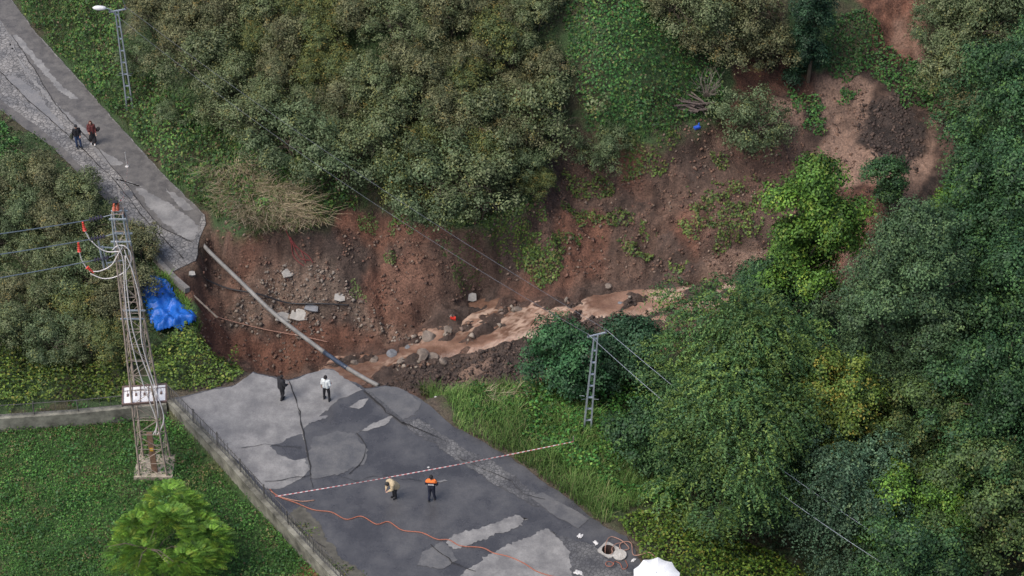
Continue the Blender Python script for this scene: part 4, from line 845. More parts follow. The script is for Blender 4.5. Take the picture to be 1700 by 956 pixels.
rubble('earth_clods', 'clods of brown earth over the slide', [[(345,380),(550,385),(640,355),(870,350),(912,240),(1060,245),(1200,200),(1320,220),(1340,400),(1230,460),(800,490),(690,545),(560,600),(420,615),(330,550),(330,440)]], 42, .05, .30, EC+[(.15,.08,.06),(.19,.14,.11)], 3, .4)
rubble('earth_clods', 'small brown clods and twigs littering the wet mud plain', [[(1300,150),(1440,130),(1430,240),(1400,330),(1300,300),(1230,250)],[(1430,270),(1520,300),(1480,340),(1410,320)]], 30, .05, .28, EC, 7, .48)
rubble('earth_clods', 'dark wet clods below the stream and on the mud plain', [[(610,645),(700,605),(900,560),(870,645),(700,655)],[(1430,175),(1500,150),(1540,230),(1520,290),(1450,270),(1420,220)],[(940,500),(1080,505),(1080,525),(1000,545),(900,540)]], 60, .06, .36, [(.06,.042,.036),(.09,.062,.05),(.045,.034,.03)], 4)
def plate(px, py, sx, sy, m, lab, cat='slab', rz=0, tilt=(.3,.1), th=.12, name='concrete_slab'):
    g = G(px, py); mb = MB(); rr = random.Random(px); 
    pts = [(-.5,-.4),(.1,-.5),(.5,-.35),(.42,.4),(-.05,.5),(-.45,.3)]; vs = [(x*sx, y*sy, z*th) for z in (-.5, .5) for x, y in pts]
    mb.add(vs, [(5,4,3,2,1,0),(6,7,8,9,10,11)]+[(i, (i+1) % 6, 6+(i+1) % 6, 6+i) for i in range(6)])
    o = mb.build(name, m, None, up(g, .15)); o.rotation_euler = (tilt[0], tilt[1], rz); return tag(o, lab, cat)
plate(470,530,.9,.6,M['concrete'],'tan concrete slab piece right under the grey pipe',rz=.4,tilt=(.5,.4))
plate(496,527,.9,.7,M['concrete'],'pale flat slab piece just right of the pipe in the rubble',rz=-.2,tilt=(.5,0))
plate(564,497,.6,.5,M['concrete'],'small whitish slab lying right of the rubble fan',rz=.1,tilt=(.6,.2))
plate(518,517,.8,.4,M['rockgrey'],'long grey slab under the dark hose',rz=-.3,tilt=(.4,0))
plate(478,457,.7,.5,M['concrete'],'grey slab piece at the head of the rubble fan',rz=.7,tilt=(.6,.2))
plate(784,500,.5,.5,M['concrete'],'upright pale slab piece at the far stream bank',rz=.2,tilt=(1.0,.2))
plate(996,520,.6,.5,M['concrete'],'leaning pale slab piece on the dark earth island',rz=.3,tilt=(1.1,.3))
plate(319,458,.35,.3,M['concrete'],'broken asphalt chunk hanging at the end of the upper road',rz=.3,tilt=(.3,.3))
g = G(752,531); mb = MB(); mb.box(g+Vector((0,0,.1)), .32, .16, .06, Matrix.Rotation(.4, 3, 'Y')); mb.box(g+Vector((.1,.02,.14)), .12, .2, .05); tag(mb.build('plastic_debris', M['red']), 'small bright red piece of debris in the stream', 'debris')

# blue tarpaulin draped in folds over the bank
TP = GW([(222,474),(258,462),(275,475),(300,505),(328,535),(322,545),(305,546),(300,556),(262,560),(245,525),(226,500)])
tx = np.arange(-16, 0, .1)-0; ta = np.array(TP); x0, y0 = ta.min(0)-.2; x1, y1 = ta.max(0)+.2
TX, TY = np.meshgrid(np.arange(x0, x1, .08), np.arange(y0, y1, .08)); td = sd_poly(TX, TY, TP)+(fbm(TX*1.5, TY*1.5, 600, 3)-.5)*.35
hb = Hs(TX, TY); 
def ridge(a): return 1-np.abs(2*a-1)
TZ = hb+.25+.5*ridge(fbm(TX*.8+TY*.3, TY*.45, 610, 3))**3+.22*ridge(noise(TX*1.6-TY*.8, TY*.9+TX*.5, 611))**4+.12*ridge(noise(TX*3+TY*2, TY*1.2-TX, 612))**4-.3*sstep(.35, 0, td)
fi = np.arange(TX.size).reshape(TX.shape); ce = td[:-1, :-1] > 0; Ft = np.stack([fi[:-1, :-1], fi[:-1, 1:], fi[1:, 1:], fi[1:, :-1]], -1)[ce]
us = np.unique(Ft); rm = np.full(TX.size, -1); rm[us] = np.arange(len(us))
tp = link('tarpaulin', np_mesh('tarpaulin', np.stack([TX, TY, TZ], -1).reshape(-1, 3)[us], rm[Ft], None, True), M['tarp']); so_ = tp.modifiers.new('s', 'SOLIDIFY'); so_.thickness = .015
tag(tp, 'crumpled bright blue tarpaulin on the bank below the broken kerb', 'tarpaulin')

# ------------------------------------------------------------------ pipe, hoses, cables in the hole
def curve_pts(pts, n=10):
    pts = [Vector(p) for p in pts]; out = []
    for i in range(len(pts)-1):
        p0 = pts[max(i-1, 0)]; p1 = pts[i]; p2 = pts[i+1]; p3 = pts[min(i+2, len(pts)-1)]
        for k in range(n):
            t = k/n; out.append(.5*((2*p1)+(p2-p0)*t+(2*p0-5*p1+4*p2-p3)*t*t+(3*p1-p0-3*p2+p3)*t**3))
    out.append(pts[-1]); return out
root = empty('water_pipe', P(331,398,-.3), 'long grey pipe spanning the hole from the upper road to the lower road', 'pipe')
ro = root.location
pp = curve_pts([P(328,393,-.35), P(345,415,-.42), P(400,468,-.75), P(450,516,-.95), P(500,556,-.95), P(560,600,-.7), P(600,625,-.4), P(628,640,-.25)], 8)
mb = MB(); mb.tube([p-ro for p in pp[:38]], .118, 10); mb.build('pipe_section', M['pipe'], root, smooth=True)
mb = MB(); mb.tube([p-ro for p in pp[37:44]], .122, 10); o = mb.build('pipe_section', M['pipedark'], root, smooth=True); o['label'] = 'dark wet bluish middle section of the pipe'
mb = MB(); mb.tube([p-ro for p in pp[43:]], .118, 10); mb.build('pipe_section', M['pipe'], root, smooth=True)
def hose(name, label, cat, pts, r, m, n=8, smooth=True):
    q = curve_pts(pts, n); o0 = q[0]; mb = MB(); mb.tube([p-o0 for p in q], r, 6); return tag(mb.build(name, m, None, o0, smooth=smooth), label, cat)
hose('black_hose', 'dark hose crossing under the grey pipe and sticking out over the rubble', 'hose', [P(313,450,-.2), up(G(345,470),.2), up(G(380,487),.3), up(G(430,500),.5), up(G(480,511),.35), up(G(530,513),.35), up(G(580,516),.35)], .05, M['black'])
hose('red_cable', 'thin reddish cable running down into the hole', 'cable', [up(G(362,530),.15), up(G(400,541),.12), up(G(445,552),.15), up(G(500,562),.15), up(G(545,572),.12)], .028, M['hosebrown'])
for i, (pts) in enumerate([[(470,378),(482,402),(488,430),(505,445)],[(478,395),(495,415),(512,428),(520,440)],[(483,400),(490,418),(500,432),(515,436)],[(475,385),(486,410),(500,420),(508,440)]]):
    hose('red_root', ['longest red root hanging from the scarp edge, leftmost of the tangle','red root branching right at the top of the tangle','short red root in the lower right of the tangle','red root in the middle of the tangle on the scarp'][i], 'root', [up(G(*p), .12) for p in pts], .022, mat('root_bark', (.22,.045,.045), .8, nscale=5) if i == 0 else bpy.data.materials['root_bark'])['group'] = 'red roots hanging on the scarp'

# ------------------------------------------------------------------ lattice poles
def lattice(mb_leg, mb_br, h, w0, w1, nb, d0=None, d1=None, lr=.04, br=.02, depth_ratio=1.0, mode='x'):
    def cr(t):
        a = (w0+(w1-w0)*t)/2; b = a*depth_ratio; return [Vector((-a,-b,h*t)), Vector((a,-b,h*t)), Vector((a,b,h*t)), Vector((-a,b,h*t))]
    b0, b1 = cr(0), cr(1)
    for k in range(4): mb_leg.append([b0[k], b1[k]])
    for i in range(nb):
        a, b = cr(i/nb), cr((i+1)/nb)
        for k in range(4):
            k2 = (k+1) % 4; mb_br.bar(a[k], a[k2], br)
            if mode == 'x': mb_br.bar(a[k] if i % 2 else a[k2], b[k2] if i % 2 else b[k], br)
    for k in range(4): mb_br.bar(b1[k], b1[(k+1) % 4], br)
def pole(label, base, h, lean, lamp):
    root = empty('street_lamp' if lamp else 'utility_pole', base, label, 'street lamp' if lamp else 'pole')
    # two tapering channel legs tied with rungs
    w0, w1 = .36, .17
    for s in (-1, 1):
        mb = MB(); mb.add(*quadbar(Vector((s*w0/2, 0, -.3)), Vector((s*w1/2+lean, 0, h)), .085, .17, .06, .12)); mb.build('leg', M['galv'], root)
    n = 8
    for i in range(1, n+1):
        t = i/(n+.3); w_ = w0+(w1-w0)*t; mb = MB(); mb.box((lean*t, 0, h*t), w_, .10, .045); mb.build('rung', M['galv'], root)
    mb = MB(); R_ = Matrix.Rotation(.35, 3, 'Z'); mb.box((lean+.05, 0, h+.02), 1.0, .07, .07, R_)
    cb = mb.build('crossarm', M['galv'], root)
    for s in (-1, 1):
        e = Vector((lean+.05, 0, h))+R_ @ Vector((s*.46, 0, 0)); mb = MB(); mb.lathe([(.02,0),(.035,.02),(.05,.06),(.03,.1),(.04,.14),(.015,.17)], e+Vector((0,0,.05)), 8); mb.build('insulator', M['insul'], root)
    mb = MB(); zz = h*.36
    for s in (-1, 1): mb.bar(Vector((s*.18+lean*.36, -.12, zz)), Vector((s*.42+lean*.36, -.3, zz+.15)), .012); mb.bar(Vector((s*.16, .1, zz)), Vector((s*.4, .25, zz-.1)), .012)
    mb.build('anti_climb_spikes', M['galv'], root)
    if lamp:
        mb = MB(); mb.tube(curve_pts([(lean-.1,-.05,h-.25),(lean-.25,-.1,h+.1),(lean-.6,-.15,h+.3)], 4), .03, 6); mb.build('lamp_arm', M['galv'], root)
        mb = MB(); ax = Vector((-1,-.15,.12)).normalized(); mb.lathe([(.03,0),(.09,.05),(.13,.2),(.15,.42),(.12,.62),(.05,.74),(.01,.77)], Vector((lean-.55,-.14,h+.28)), 12, ax); lh = mb.build('lamp_head', M['white'], root, smooth=True)
    return root, R_
def quadbar(a, b, wx, wy, wx2, wy2):
    vs = [a+Vector((x*wx/2, y*wy/2, 0)) for x, y in ((-1,-1),(1,-1),(1,1),(-1,1))]+[b+Vector((x*wx2/2, y*wy2/2, 0)) for x, y in ((-1,-1),(1,-1),(1,1),(-1,1))]
    return vs, [(3,2,1,0),(4,5,6,7),(0,1,5,4),(1,2,6,5),(2,3,7,6),(3,0,4,7)]
lb = G(216, 181); rb = P(974, 720, -.3); rb.z = ground(rb.x, rb.y)
hL = (atY(194, 18, lb.y).z-lb.z); hRr = atY(988, 556, rb.y).z-rb.z
pole('tall steel lattice street lamp with a white head above the upper road', lb, hL, 0, True)
pole('steel lattice pole without a lamp among the bushes right of the lower road', rb, hRr, .3, False)
ends = []
def wire(name, label, a, b, sag, r, m, cat='wire', group=None):
    pts = [a.lerp(b, i/24)-Vector((0,0,4*sag*(i/24)*(1-i/24)))-a for i in range(25)]
    mb = MB(); mb.tube(pts, r, 5); return tag(mb.build(name, m, None, a), label, cat, group)
la = lb+Vector((.05,0,hL+.2)); ra = rb+Vector((.35,0,hRr+.2))
off = Vector((.44,.16,0)); nx_ = atY(1640,1020,66.0)
wire('overhead_wire', 'upper overhead wire from the street lamp to the bare pole', la+off, ra+off, .7, .009, M['wire'], group='overhead wires')
wire('overhead_wire', 'lower overhead wire from the street lamp to the bare pole', la-off, ra-off, 1.0, .009, M['wire'], group='overhead wires')
wire('overhead_wire', 'upper wire from the bare pole out over the forest', ra+off, nx_+off*1.4, .9, .012, M['galv'], group='overhead wires')
wire('overhead_wire', 'lower wire from the bare pole out over the forest', ra-off, nx_-off*1.4, 1.1, .012, M['galv'], group='overhead wires')
wire('overhead_wire', 'wire entering the top of the frame at the street lamp', la+off, la+off+Vector((-14,40,4)), .5, .009, M['wire'], group='overhead wires')

# ------------------------------------------------------------------ big lattice tower in the meadow
tb = G(258, 778); TY0 = tb.y
th = atY(196, 350, TY0).z-tb.z
tw = empty('power_tower', tb, 'tall rusty lattice power tower standing in the meadow with white cables running up', 'tower')
def T(px, py, dy=0.0): return atY(px, py, TY0+dy)-tb
brm = MB(); legs = []
lattice(legs, brm, th, 1.35, .5, 17, br=.018)
for a, b in legs:
    mid = a.lerp(b, .86); mb = MB(); mb.tube([a, mid], .05, 4, r2=.045); mb.build('leg', M['tower'], tw)
    mb = MB(); mb.tube([mid, b], .042, 4); o = mb.build('leg_top', M['galv'], tw)
brm.build('bracing', M['tower'], tw)
mb = MB(); mb.box((0,0,.02), 1.9, 1.6, .3); mb.build('foundation', mat('foundation', (.33,.29,.23), .9, nscale=3, namp=.35, bump=.05, bscale=6), tw)
mb = MB(); mb.box((.05,-.42,1.45), .28, .12, 2.7); dct = mb.build('cable_duct', M['rust'], tw)
mb = MB(); mb.box((.05,-.49,1.75), .17, .02, .2); ws = mb.build('warning_plate', mat('yellow_paint', (.72,.42,.03), .5, nscale=4, namp=.1), dct)
for z_, l_ in ((th*.905, .9), (th*.62, 1.1), (th*.985,.75)):
    for y_ in (-.3, .3): mb = MB(); mb.box((0,y_,z_), l_, .06, .07); mb.build('crossarm', M['galv'], tw)
# platform guard with white panels in a brown frame
pz = atY(238, 655, TY0).z-tb.z; gd = bpy.data.objects.new('climbing_guard', None); COL.objects.link(gd); gd.parent = tw; gd.location = (0, 0, pz); gd.rotation_euler = (math.radians(8), 0, math.radians(6))
mb = MB(); mb.box((0,0,0), 2.0, 1.05, .05); mb.build('panel', M['white'], gd)
mb = MB()
for y_ in (-.54, .54): mb.box((0,y_,.02), 2.14, .07, .12)
for x_ in (-1.035, 1.035): mb.box((x_,0,.02), .07, 1.01, .12)
for x_ in (-.6,-.2,.2,.6): mb.box((x_,0,.05), .035, 1.0, .05)
for x_ in (-.8,-.4,0,.4,.8): mb.bar(Vector((x_,.1,.03)), Vector((x_,.1,.28)), .012); mb.box((x_,0,.045), .10, .16, .03)
mb.bar(Vector((-1,.25,.07)), Vector((1,.32,.07)), .015)
mb.build('frame', M['brownpaint'], gd)
# white cables up the tower
cab = [[(230,722),(236,700),(222,650),(214,600),(209,540),(203,480),(200,430),(188,400)],[(234,722),(242,690),(236,650),(222,590),(215,540),(206,470),(204,425)],[(237,722),(248,695),(240,650),(232,570),(228,500),(216,450),(206,425),(203,415)]]
for i, c in enumerate(cab):
    q = curve_pts([T(x+22, y, -.55) if False else T(x+ (24-(722-y)*.0) if y > 690 else x+ (20 if y > 640 else 12 if y > 580 else 4), y, -.55 if y > 500 else -.42) for x, y in c], 6); mb = MB(); mb.tube(q, .028, 6); mb.build('cable', M['cablewhite'], tw, smooth=True)
loops = [[(152,400),(165,412),(180,418),(198,417)], [(148,450),(165,450),(185,440),(197,420),(203,410),(198,407)], [(150,454),(170,462),(190,460),(208,450),(217,435),(216,418),(206,408),(195,408),(187,415)], [(131,415),(136,432),(145,446)], [(140,382),(146,392),(150,400)]]
for c in loops:
    mb = MB(); mb.tube(curve_pts([T(x, y, -.35) for x, y in c], 6), .026, 6); mb.build('cable_loop', M['cablewhite'], tw, smooth=True)
mb = MB(); c = [T(165+3.2*k, 372+9*k-0, -.1) for k in range(0)]
mb.bar(T(163,400,-.2), T(173,446,-.2), .05); mb.bar(T(170,408,.2), T(180,447,.2), .035); mb.bar(T(165,410,0), T(200,412,0), .035); mb.bar(T(176,437,0), T(203,432,0), .035)
mb.build('switch_bracket', M['galv'], tw)
def arrester(pa, pb, m):
    a, b = Vector(pa), Vector(pb); ax = (b-a).normalized(); L = (b-a).length; prof = [(.02,0)]
    n = 5
    for k in range(n): z0 = L*k/n; prof += [(.045, z0+.01), (.10-.012*k, z0+L/n*.35), (.045, z0+L/n*.8)]
    prof.append((.02, L)); mb = MB(); mb.lathe(prof, a, 10, ax); return mb.build('arrester', m, tw)
arrester(T(141,383,-.35), T(137,368,-.35), M['red']); arrester(T(132,418,-.35), T(130,402,-.35), M['red']); arrester(T(144,443,-.35), T(156,453,-.35), M['red'])
arrester(T(190,349,-.2), T(189,338,-.2), M['redglass']); arrester(T(195,349,.1), T(196,337,.1), M['redglass']); arrester(T(203,353,0), T(208,360,0), M['brownpaint'])
mb = MB(); mb.box(T(191,336,0), .22, .2, .1); mb.build('top_cap', M['black'], tw)
def line(px0, py0, px1, py1, lab, endpx, endpy, nd=4):
    a = T(px0, py0, -.1); b = T(px1, py1, -.25); ax = (b-a).normalized(); L = (b-a).length
    prof = [(.03, 0)]
    for k in range(nd+1):
        z0 = L*(k+.2)/(nd+1); prof += [(.035, z0), (.115, z0+.03), (.12, z0+.06), (.035, z0+.1)]
    prof.append((.03, L)); mb = MB(); mb.lathe(prof, a, 10, ax); mb.build('insulator_string', M['insul'], tw)
    mb = MB(); mb.bar(a, T(195, py0-6, 0), .02); mb.build('insulator_link', M['galv'], tw)
    aw = tb+b; bw = atY(endpx, endpy, TY0-6); bw = aw+(bw-aw)*2.2
    wire('power_line', lab, aw, bw, .1, .026, M['galv'], group='three power lines leaving the tower')
line(171,360,148,365,'topmost of the three power lines leaving the tower to the left',0,385)
line(175,392,151,397,'middle of the three power lines leaving the tower to the left',0,419)
line(181,427,156,432,'lowest of the three power lines leaving the tower to the left',0,458)

# ------------------------------------------------------------------ barrier tape
def tape(label, pts, wd=.042):
    red_ = bpy.data.materials.get('tape_stripes')
    if red_ is None:
        red_ = mat('tape_stripes', (.7,.66,.66), .5); t = red_.node_tree; uv = t.nodes.new('ShaderNodeAttribute'); uv.attribute_name = 'along'
        fr = t.nodes.new('ShaderNodeMath'); fr.operation = 'FRACT'; mu = t.nodes.new('ShaderNodeMath'); mu.operation = 'MULTIPLY'; mu.inputs[1].default_value = 3.8
        gt = t.nodes.new('ShaderNodeMath'); gt.operation = 'GREATER_THAN'; gt.inputs[1].default_value = .5; mx = t.nodes.new('ShaderNodeMix'); mx.data_type = 'RGBA'
        mx.inputs[6].default_value = (.42,.13,.13,1); mx.inputs[7].default_value = (.55,.50,.50,1)
        t.links.new(uv.outputs['Fac'], mu.inputs[0]); t.links.new(mu.outputs[0], fr.inputs[0]); t.links.new(fr.outputs[0], gt.inputs[0]); t.links.new(gt.outputs[0], mx.inputs[0]); t.links.new(mx.outputs[2], t.nodes['Principled BSDF'].inputs['Base Color'])
    pts = [Vector(p) for p in pts]; L = 0; vs = []; fs = []; al = []
    for i, p in enumerate(pts):
        if i: L += (p-pts[i-1]).length
        tw_ = .7+.5*math.sin(L*1.1); n = Vector((0, math.sin(tw_), math.cos(tw_)))*wd/2
        vs += [p-n, p+n]; al += [L, L]
        if i: fs.append((2*i-2, 2*i-1, 2*i+1, 2*i))
    o0 = pts[0]; me = bpy.data.meshes.new('barrier_tape'); me.from_pydata([v-o0 for v in vs], [], fs)
    a = me.attributes.new('along', 'FLOAT', 'POINT'); a.data.foreach_set('value', al)
    o = link('barrier_tape', me, red_, None, o0); s = o.modifiers.new('s', 'SOLIDIFY'); s.thickness = .004
    return tag(o, label, 'barrier tape')
a = P(457,824,.9); b = P(952,733,.7)
tape('red and white barrier tape stretched right across the lower road', [a.lerp(b, i/60)-Vector((0,0,.12*4*(i/60)*(1-i/60))) for i in range(61)])
c1 = [P(211,268,1.0), P(212,280,.7), P(209,300,.5), P(206,318,.3), P(204,330,.06), P(196,335,.05), P(186,340,.2), P(186,350,.5)]
tape('short loose red and white tape trailing across the upper road', curve_pts(c1, 8), .07)
mb = MB(); s0 = P(211,277,0); mb.tube([(0,0,-.02),(0,0,1.05)], .018, 6); mb.lathe([(.11,0),(.11,.03),(.03,.06)], (0,0,0), 10); tag(mb.build('tape_post', M['rag'], None, up(s0, .02)), 'thin white post holding the tape on the upper road', 'post')
mb = MB(); mb.tube([(0,0,-.1),(0.05,0,1.0)], .03, 6); q = P(950,745,0); q.z = ground(q.x, q.y); tag(mb.build('tape_stake', M['twig'], None, q), 'wooden stake in the weeds holding the right end of the barrier tape', 'stake')

# ------------------------------------------------------------------ orange hose, manhole, rags
wv = [(448,812),(462,824),(490,834),(520,846),(550,850),(575,862),(600,857),(625,870),(645,866),(668,880),(700,884),(725,895),(745,896),(765,906),(800,909),(820,918),(845,924),(870,935),(895,950),(940,962)]
hose('orange_hose', 'wavy orange hose lying along the lower road', 'hose', [P(x, y, .05) for x, y in wv], .028, M['orange'])
hose('orange_hose', 'short stub of orange hose at the fence end of the tape', 'hose', [P(450,816,.05), P(470,826,.05), P(500,832,.05), P(522,830,.05)], .025, M['hosebrown'])
mw = P(1010, 914, 0)
mh_ = empty('manhole', up(mw, .024), 'open round manhole in a square concrete frame', 'manhole')
bm = bmesh.new(); N_ = 24; R0 = .31; ang = math.radians(-38)
def sqp(a):
    c, s = math.cos(a-ang), math.sin(a-ang); k = .41/max(abs(c), abs(s)); return (k*math.cos(a), k*math.sin(a))
vi = [bm.verts.new((R0*math.cos(2*PI*k/N_), R0*math.sin(2*PI*k/N_), .05)) for k in range(N_)]
vo = [bm.verts.new((*sqp(2*PI*k/N_), .05)) for k in range(N_)]; vo2 = [bm.verts.new((*sqp(2*PI*k/N_), -.1)) for k in range(N_)]; vd = [bm.verts.new((R0*math.cos(2*PI*k/N_), R0*math.sin(2*PI*k/N_), -.05)) for k in range(N_)]
for k in range(N_):
    k2 = (k+1) % N_; bm.faces.new((vi[k], vo[k], vo[k2], vi[k2])); bm.faces.new((vo[k], vo2[k], vo2[k2], vo[k2])); bm.faces.new((vd[k], vi[k], vi[k2], vd[k2]))
me = bpy.data.meshes.new('frame'); bm.to_mesh(me); bm.free(); link('frame', me, M['concrete'], mh_)
mb = MB(); 
vs = [(.306*math.cos(2*PI*k/N_), .308*math.sin(2*PI*k/N_), z) for z in (.045, -1.4) for k in range(N_)]
mb.add(vs, [(k, N_+k, N_+(k+1) % N_, (k+1) % N_) for k in range(N_)]+[tuple(N_+k for k in range(N_))]); mb.build('shaft', M['hole'], mh_)
# the road sheet is pierced by a dark liner: cut a real hole in the road slab
def punch(o):
    bmc = bmesh.new(); bmesh.ops.create_cone(bmc, cap_ends=True, segments=24, radius1=.34, radius2=.34, depth=4)
    mc = bpy.data.meshes.new('cut'); bmesh.ops.translate(bmc, verts=bmc.verts, vec=(mw.x, mw.y, 0)); bmc.to_mesh(mc); bmc.free(); co = bpy.data.objects.new('cut', mc); COL.objects.link(co)
    b = o.modifiers.new('b', 'BOOLEAN'); b.object = co; b.operation = 'DIFFERENCE'; b.solver = 'EXACT'
    dg = bpy.context.evaluated_depsgraph_get(); nm = bpy.data.meshes.new_from_object(o.evaluated_get(dg)); o.modifiers.clear(); o.data = nm; bpy.data.objects.remove(co)
punch(road_lower)
for ch in list(COL.objects):
    if ch.parent == road_lower and ch.type == 'MESH':
        xs = [v.co for v in ch.data.vertices]
        if min(v.x for v in xs) < mw.x < max(v.x for v in xs) and min(v.y for v in xs) < mw.y < max(v.y for v in xs):
            poly = [(v.x, v.y) for v in xs]
            bm = bmesh.new(); bm.from_mesh(ch.data)      # flat sheet: drop the faces over the shaft after cutting rings
            for kk in range(12):
                an_ = 2*PI*kk/12; pc = Vector((mw.x+.4*math.cos(an_), mw.y+.4*math.sin(an_), 0)); bmesh.ops.bisect_plane(bm, geom=bm.verts[:]+bm.edges[:]+bm.faces[:], plane_co=pc, plane_no=Vector((math.cos(an_), math.sin(an_), 0)))
            dl = [f for f in bm.faces if (f.calc_center_median()-Vector((mw.x, mw.y, f.calc_center_median().z))).length < .38]
            bmesh.ops.delete(bm, geom=dl, context='FACES'); bm.to_mesh(ch.data); bm.free()
cv = P(1029, 921, .1); mb = MB(); mb.lathe([(.30,0),(.325,.01),(.325,.06),(.30,.075),(.27,.07),(.25,.075),(.12,.07),(.10,.08),(.02,.08)], (0,0,0), 28)
for k in range(12):
    an_ = 2*PI*k/12; mb.bar(Vector((.12*math.cos(an_), .12*math.sin(an_), .08)), Vector((.24*math.cos(an_), .24*math.sin(an_), .08)), .016)
tag(mb.build('manhole_cover', M['concrete'], None, Vector((cv.x, cv.y, .07))), 'round ribbed pale manhole cover lying beside the open manhole', 'manhole cover').rotation_euler = (.06, -.08, 0)
def circ(px, py, r, n=16, z=.06, a0=0, turns=1): 
    c = P(px, py, z); return [c+Vector((r*math.cos(a0+2*PI*turns*k/n), r*math.sin(a0+2*PI*turns*k/n), .01*k)) for k in range(n+1)]
hose('thin_hose', 'brown hose arching from the open manhole into the brambles', 'hose', [P(1005,924,-.3), P(1005,908,.3), P(1008,897,.2), P(1015,891,.1), P(1030,896,.08), P(1040,904,.08), P(1044,911,.08), P(1032,913,.1), P(1029,904,.1), P(1037,899,.1), P(1048,902,.1), P(1051,920,.2), P(1062,921,.3), P(1078,917,.5), P(1090,928,.5)], .022, M['hosebrown'])
hose('thin_hose', 'reddish hose coil on the road below the open manhole', 'hose', circ(1012,938,.19)+[P(1022,932,.06), P(1030,936,.06), P(1034,945,.06), P(1042,940,.06), P(1038,930,.08)], .018, M['orange'], 3)
hose('thin_hose', 'thin brown hose looping out of the manhole shaft', 'hose', [P(1008,922,-.2), P(1016,918,.2), P(1016,910,.25), P(1022,903,.15), P(1036,900,.1)], .018, M['hosebrown'])
def rag(px, py, s, lab, seed, lx=1.0, cat='rag'):
    rg = np.random.default_rng(seed); n = 14; u, v = np.meshgrid(np.linspace(-1, 1, n), np.linspace(-1, 1, n)); 
    x = u*s*lx*(1+.3*(noise(u*2+seed, v*2, 1)-.5)*2)+.2*s*(noise(v*3, u+seed, 2)-.5)*2; y = v*s*.8*(.6+.8*noise(u*2.2+seed, v+seed, 3)); z = s*.5*fbm(u*2.4+seed, v*2.4, 4, 3)
    z = z*np.clip(1.25-np.hypot(u, v), .05, 1); f = np.arange(n*n).reshape(n, n); F = np.stack([f[:-1, :-1], f[:-1, 1:], f[1:, 1:], f[1:, :-1]], -1).reshape(-1, 4)
    g = P(px, py, .03); o = link('rag', np_mesh('rag', np.stack([x, y, z], -1).reshape(-1, 3), F, None, True), M['rag'], None, up(g, .02)); md = o.modifiers.new('s', 'SOLIDIFY'); md.thickness = .01; o.rotation_euler = (0,0,seed); tag(o, lab, cat)
rag(963,890,.13,'crumpled white rag on the road farthest from the manhole',1); rag(989,901,.12,'crumpled white rag just up-left of the manhole',2); rag(960,951,.15,'long white scrap of cloth near the bottom edge of the road',3,1.3); rag(1052,930,.08,'narrow white strip between the manhole cover and the umbrella',4,1.8)
for px, py, s, lab in [(711,776,.06,'tiny white litter on the road just above the tape'),(723,659,.05,'tiny white litter at the edge of the grass bank')]:
    rag(px, py, s, lab, px, 1.0, 'litter')

# wood pile and bare brush
wp = G(1150,185); M['brush'] = mat('cut_wood', (.10,.078,.07), .9, nscale=4, namp=.5); wr = empty('wood_pile', wp, 'heap of cut branches and poles on the green slope', 'wood pile'); rr = random.Random(4)
for k in range(26):
    a_ = rr.uniform(-1.3, .3); L = rr.uniform(.7, 1.6); c = Vector((rr.uniform(-.55,.55), rr.uniform(-.3,.5), rr.uniform(.1,.75))); d = Vector((math.cos(a_), math.sin(a_)*.7, rr.uniform(-.25,.1))); mb = MB(); mb.tube([c-d*L/2, c+d*L/2], rr.uniform(.03,.07), 6); mb.build('branch', M['brush'], wr)
bs = G(1172,165); mb = MB()
for k in range(40):
    a_ = rr.uniform(0, 2*PI); e = Vector((math.cos(a_)*rr.uniform(.3,1.3), math.sin(a_)*.8, rr.uniform(.6,1.8))); m_ = e*.5+Vector((rr.uniform(-.2,.2), 0, .2)); mb.tube([(0,0,0), m_, e], .018, 4, r2=.006)
    f = m_.lerp(e, .4); mb.tube([f, f+Vector((rr.uniform(-.4,.4), rr.uniform(-.4,.4), rr.uniform(.1,.6)))], .01, 4, r2=.004)
tag(mb.build('bare_bush', M['twig'], None, bs), 'leafless grey bush standing behind the wood pile', 'bush')
g = G(1157,214); mb = MB(); mb.box((0,0,.08), .35, .22, .12, Matrix.Rotation(.5, 3, 'Z')); mb.lathe([(.05,0),(.07,.03),(.05,.2),(.03,.24)], (.1,.05,.12), 8); tag(mb.build('plastic_container', M['bluebit'], None, g), 'small blue plastic container at the rim below the wood pile', 'container')
mb = MB(); rr = random.Random(9); bsx = G(665,345)
for k in range(6):
    e = Vector((rr.uniform(-.7,.7), rr.uniform(-.3,.3), rr.uniform(1.2,2.6))); mb.tube([(e.x*.15,0,-.1), e*.5, e], .028, 5, r2=.01)
tag(mb.build('bare_sapling', M['twig'], None, bsx), 'pale bare saplings rising at the foot of the front hazel shrubs', 'sapling')

# ------------------------------------------------------------------ people
def caps(mb, a, b, r1, r2, n=10):
    a, b = Vector(a), Vector(b); d = b-a; L = d.length; ax = d.normalized() if L > 1e-5 else Vector((0,0,1)); prof = []
    for k in range(5): t = PI/2*k/5; prof.append((max(r1*math.sin(t), .001), -r1*math.cos(t)))
    prof += [(r1, 0), (r2, L)]
    for k in range(1, 6): t = PI/2*k/5; prof.append((max(r2*math.cos(t), .001), L+r2*math.sin(t)))
    mb.lathe(prof, a, n, ax)
def remesh(mb, name, m, parent, vox, sm=3):
    o = mb.build(name, m, parent); md = o.modifiers.new('r', 'REMESH'); md.mode = 'VOXEL'; md.voxel_size = vox; md.use_smooth_shade = True
    s = o.modifiers.new('s', 'SMOOTH'); s.factor = .5; s.iterations = sm
    dg = bpy.context.evaluated_depsgraph_get(); dg.update(); nm = bpy.data.meshes.new_from_object(o.evaluated_get(dg)); o.modifiers.clear(); o.data = nm; nm.name = name
    if not nm.materials: nm.materials.append(m)
    return o
def V3(*a): return Vector(a)
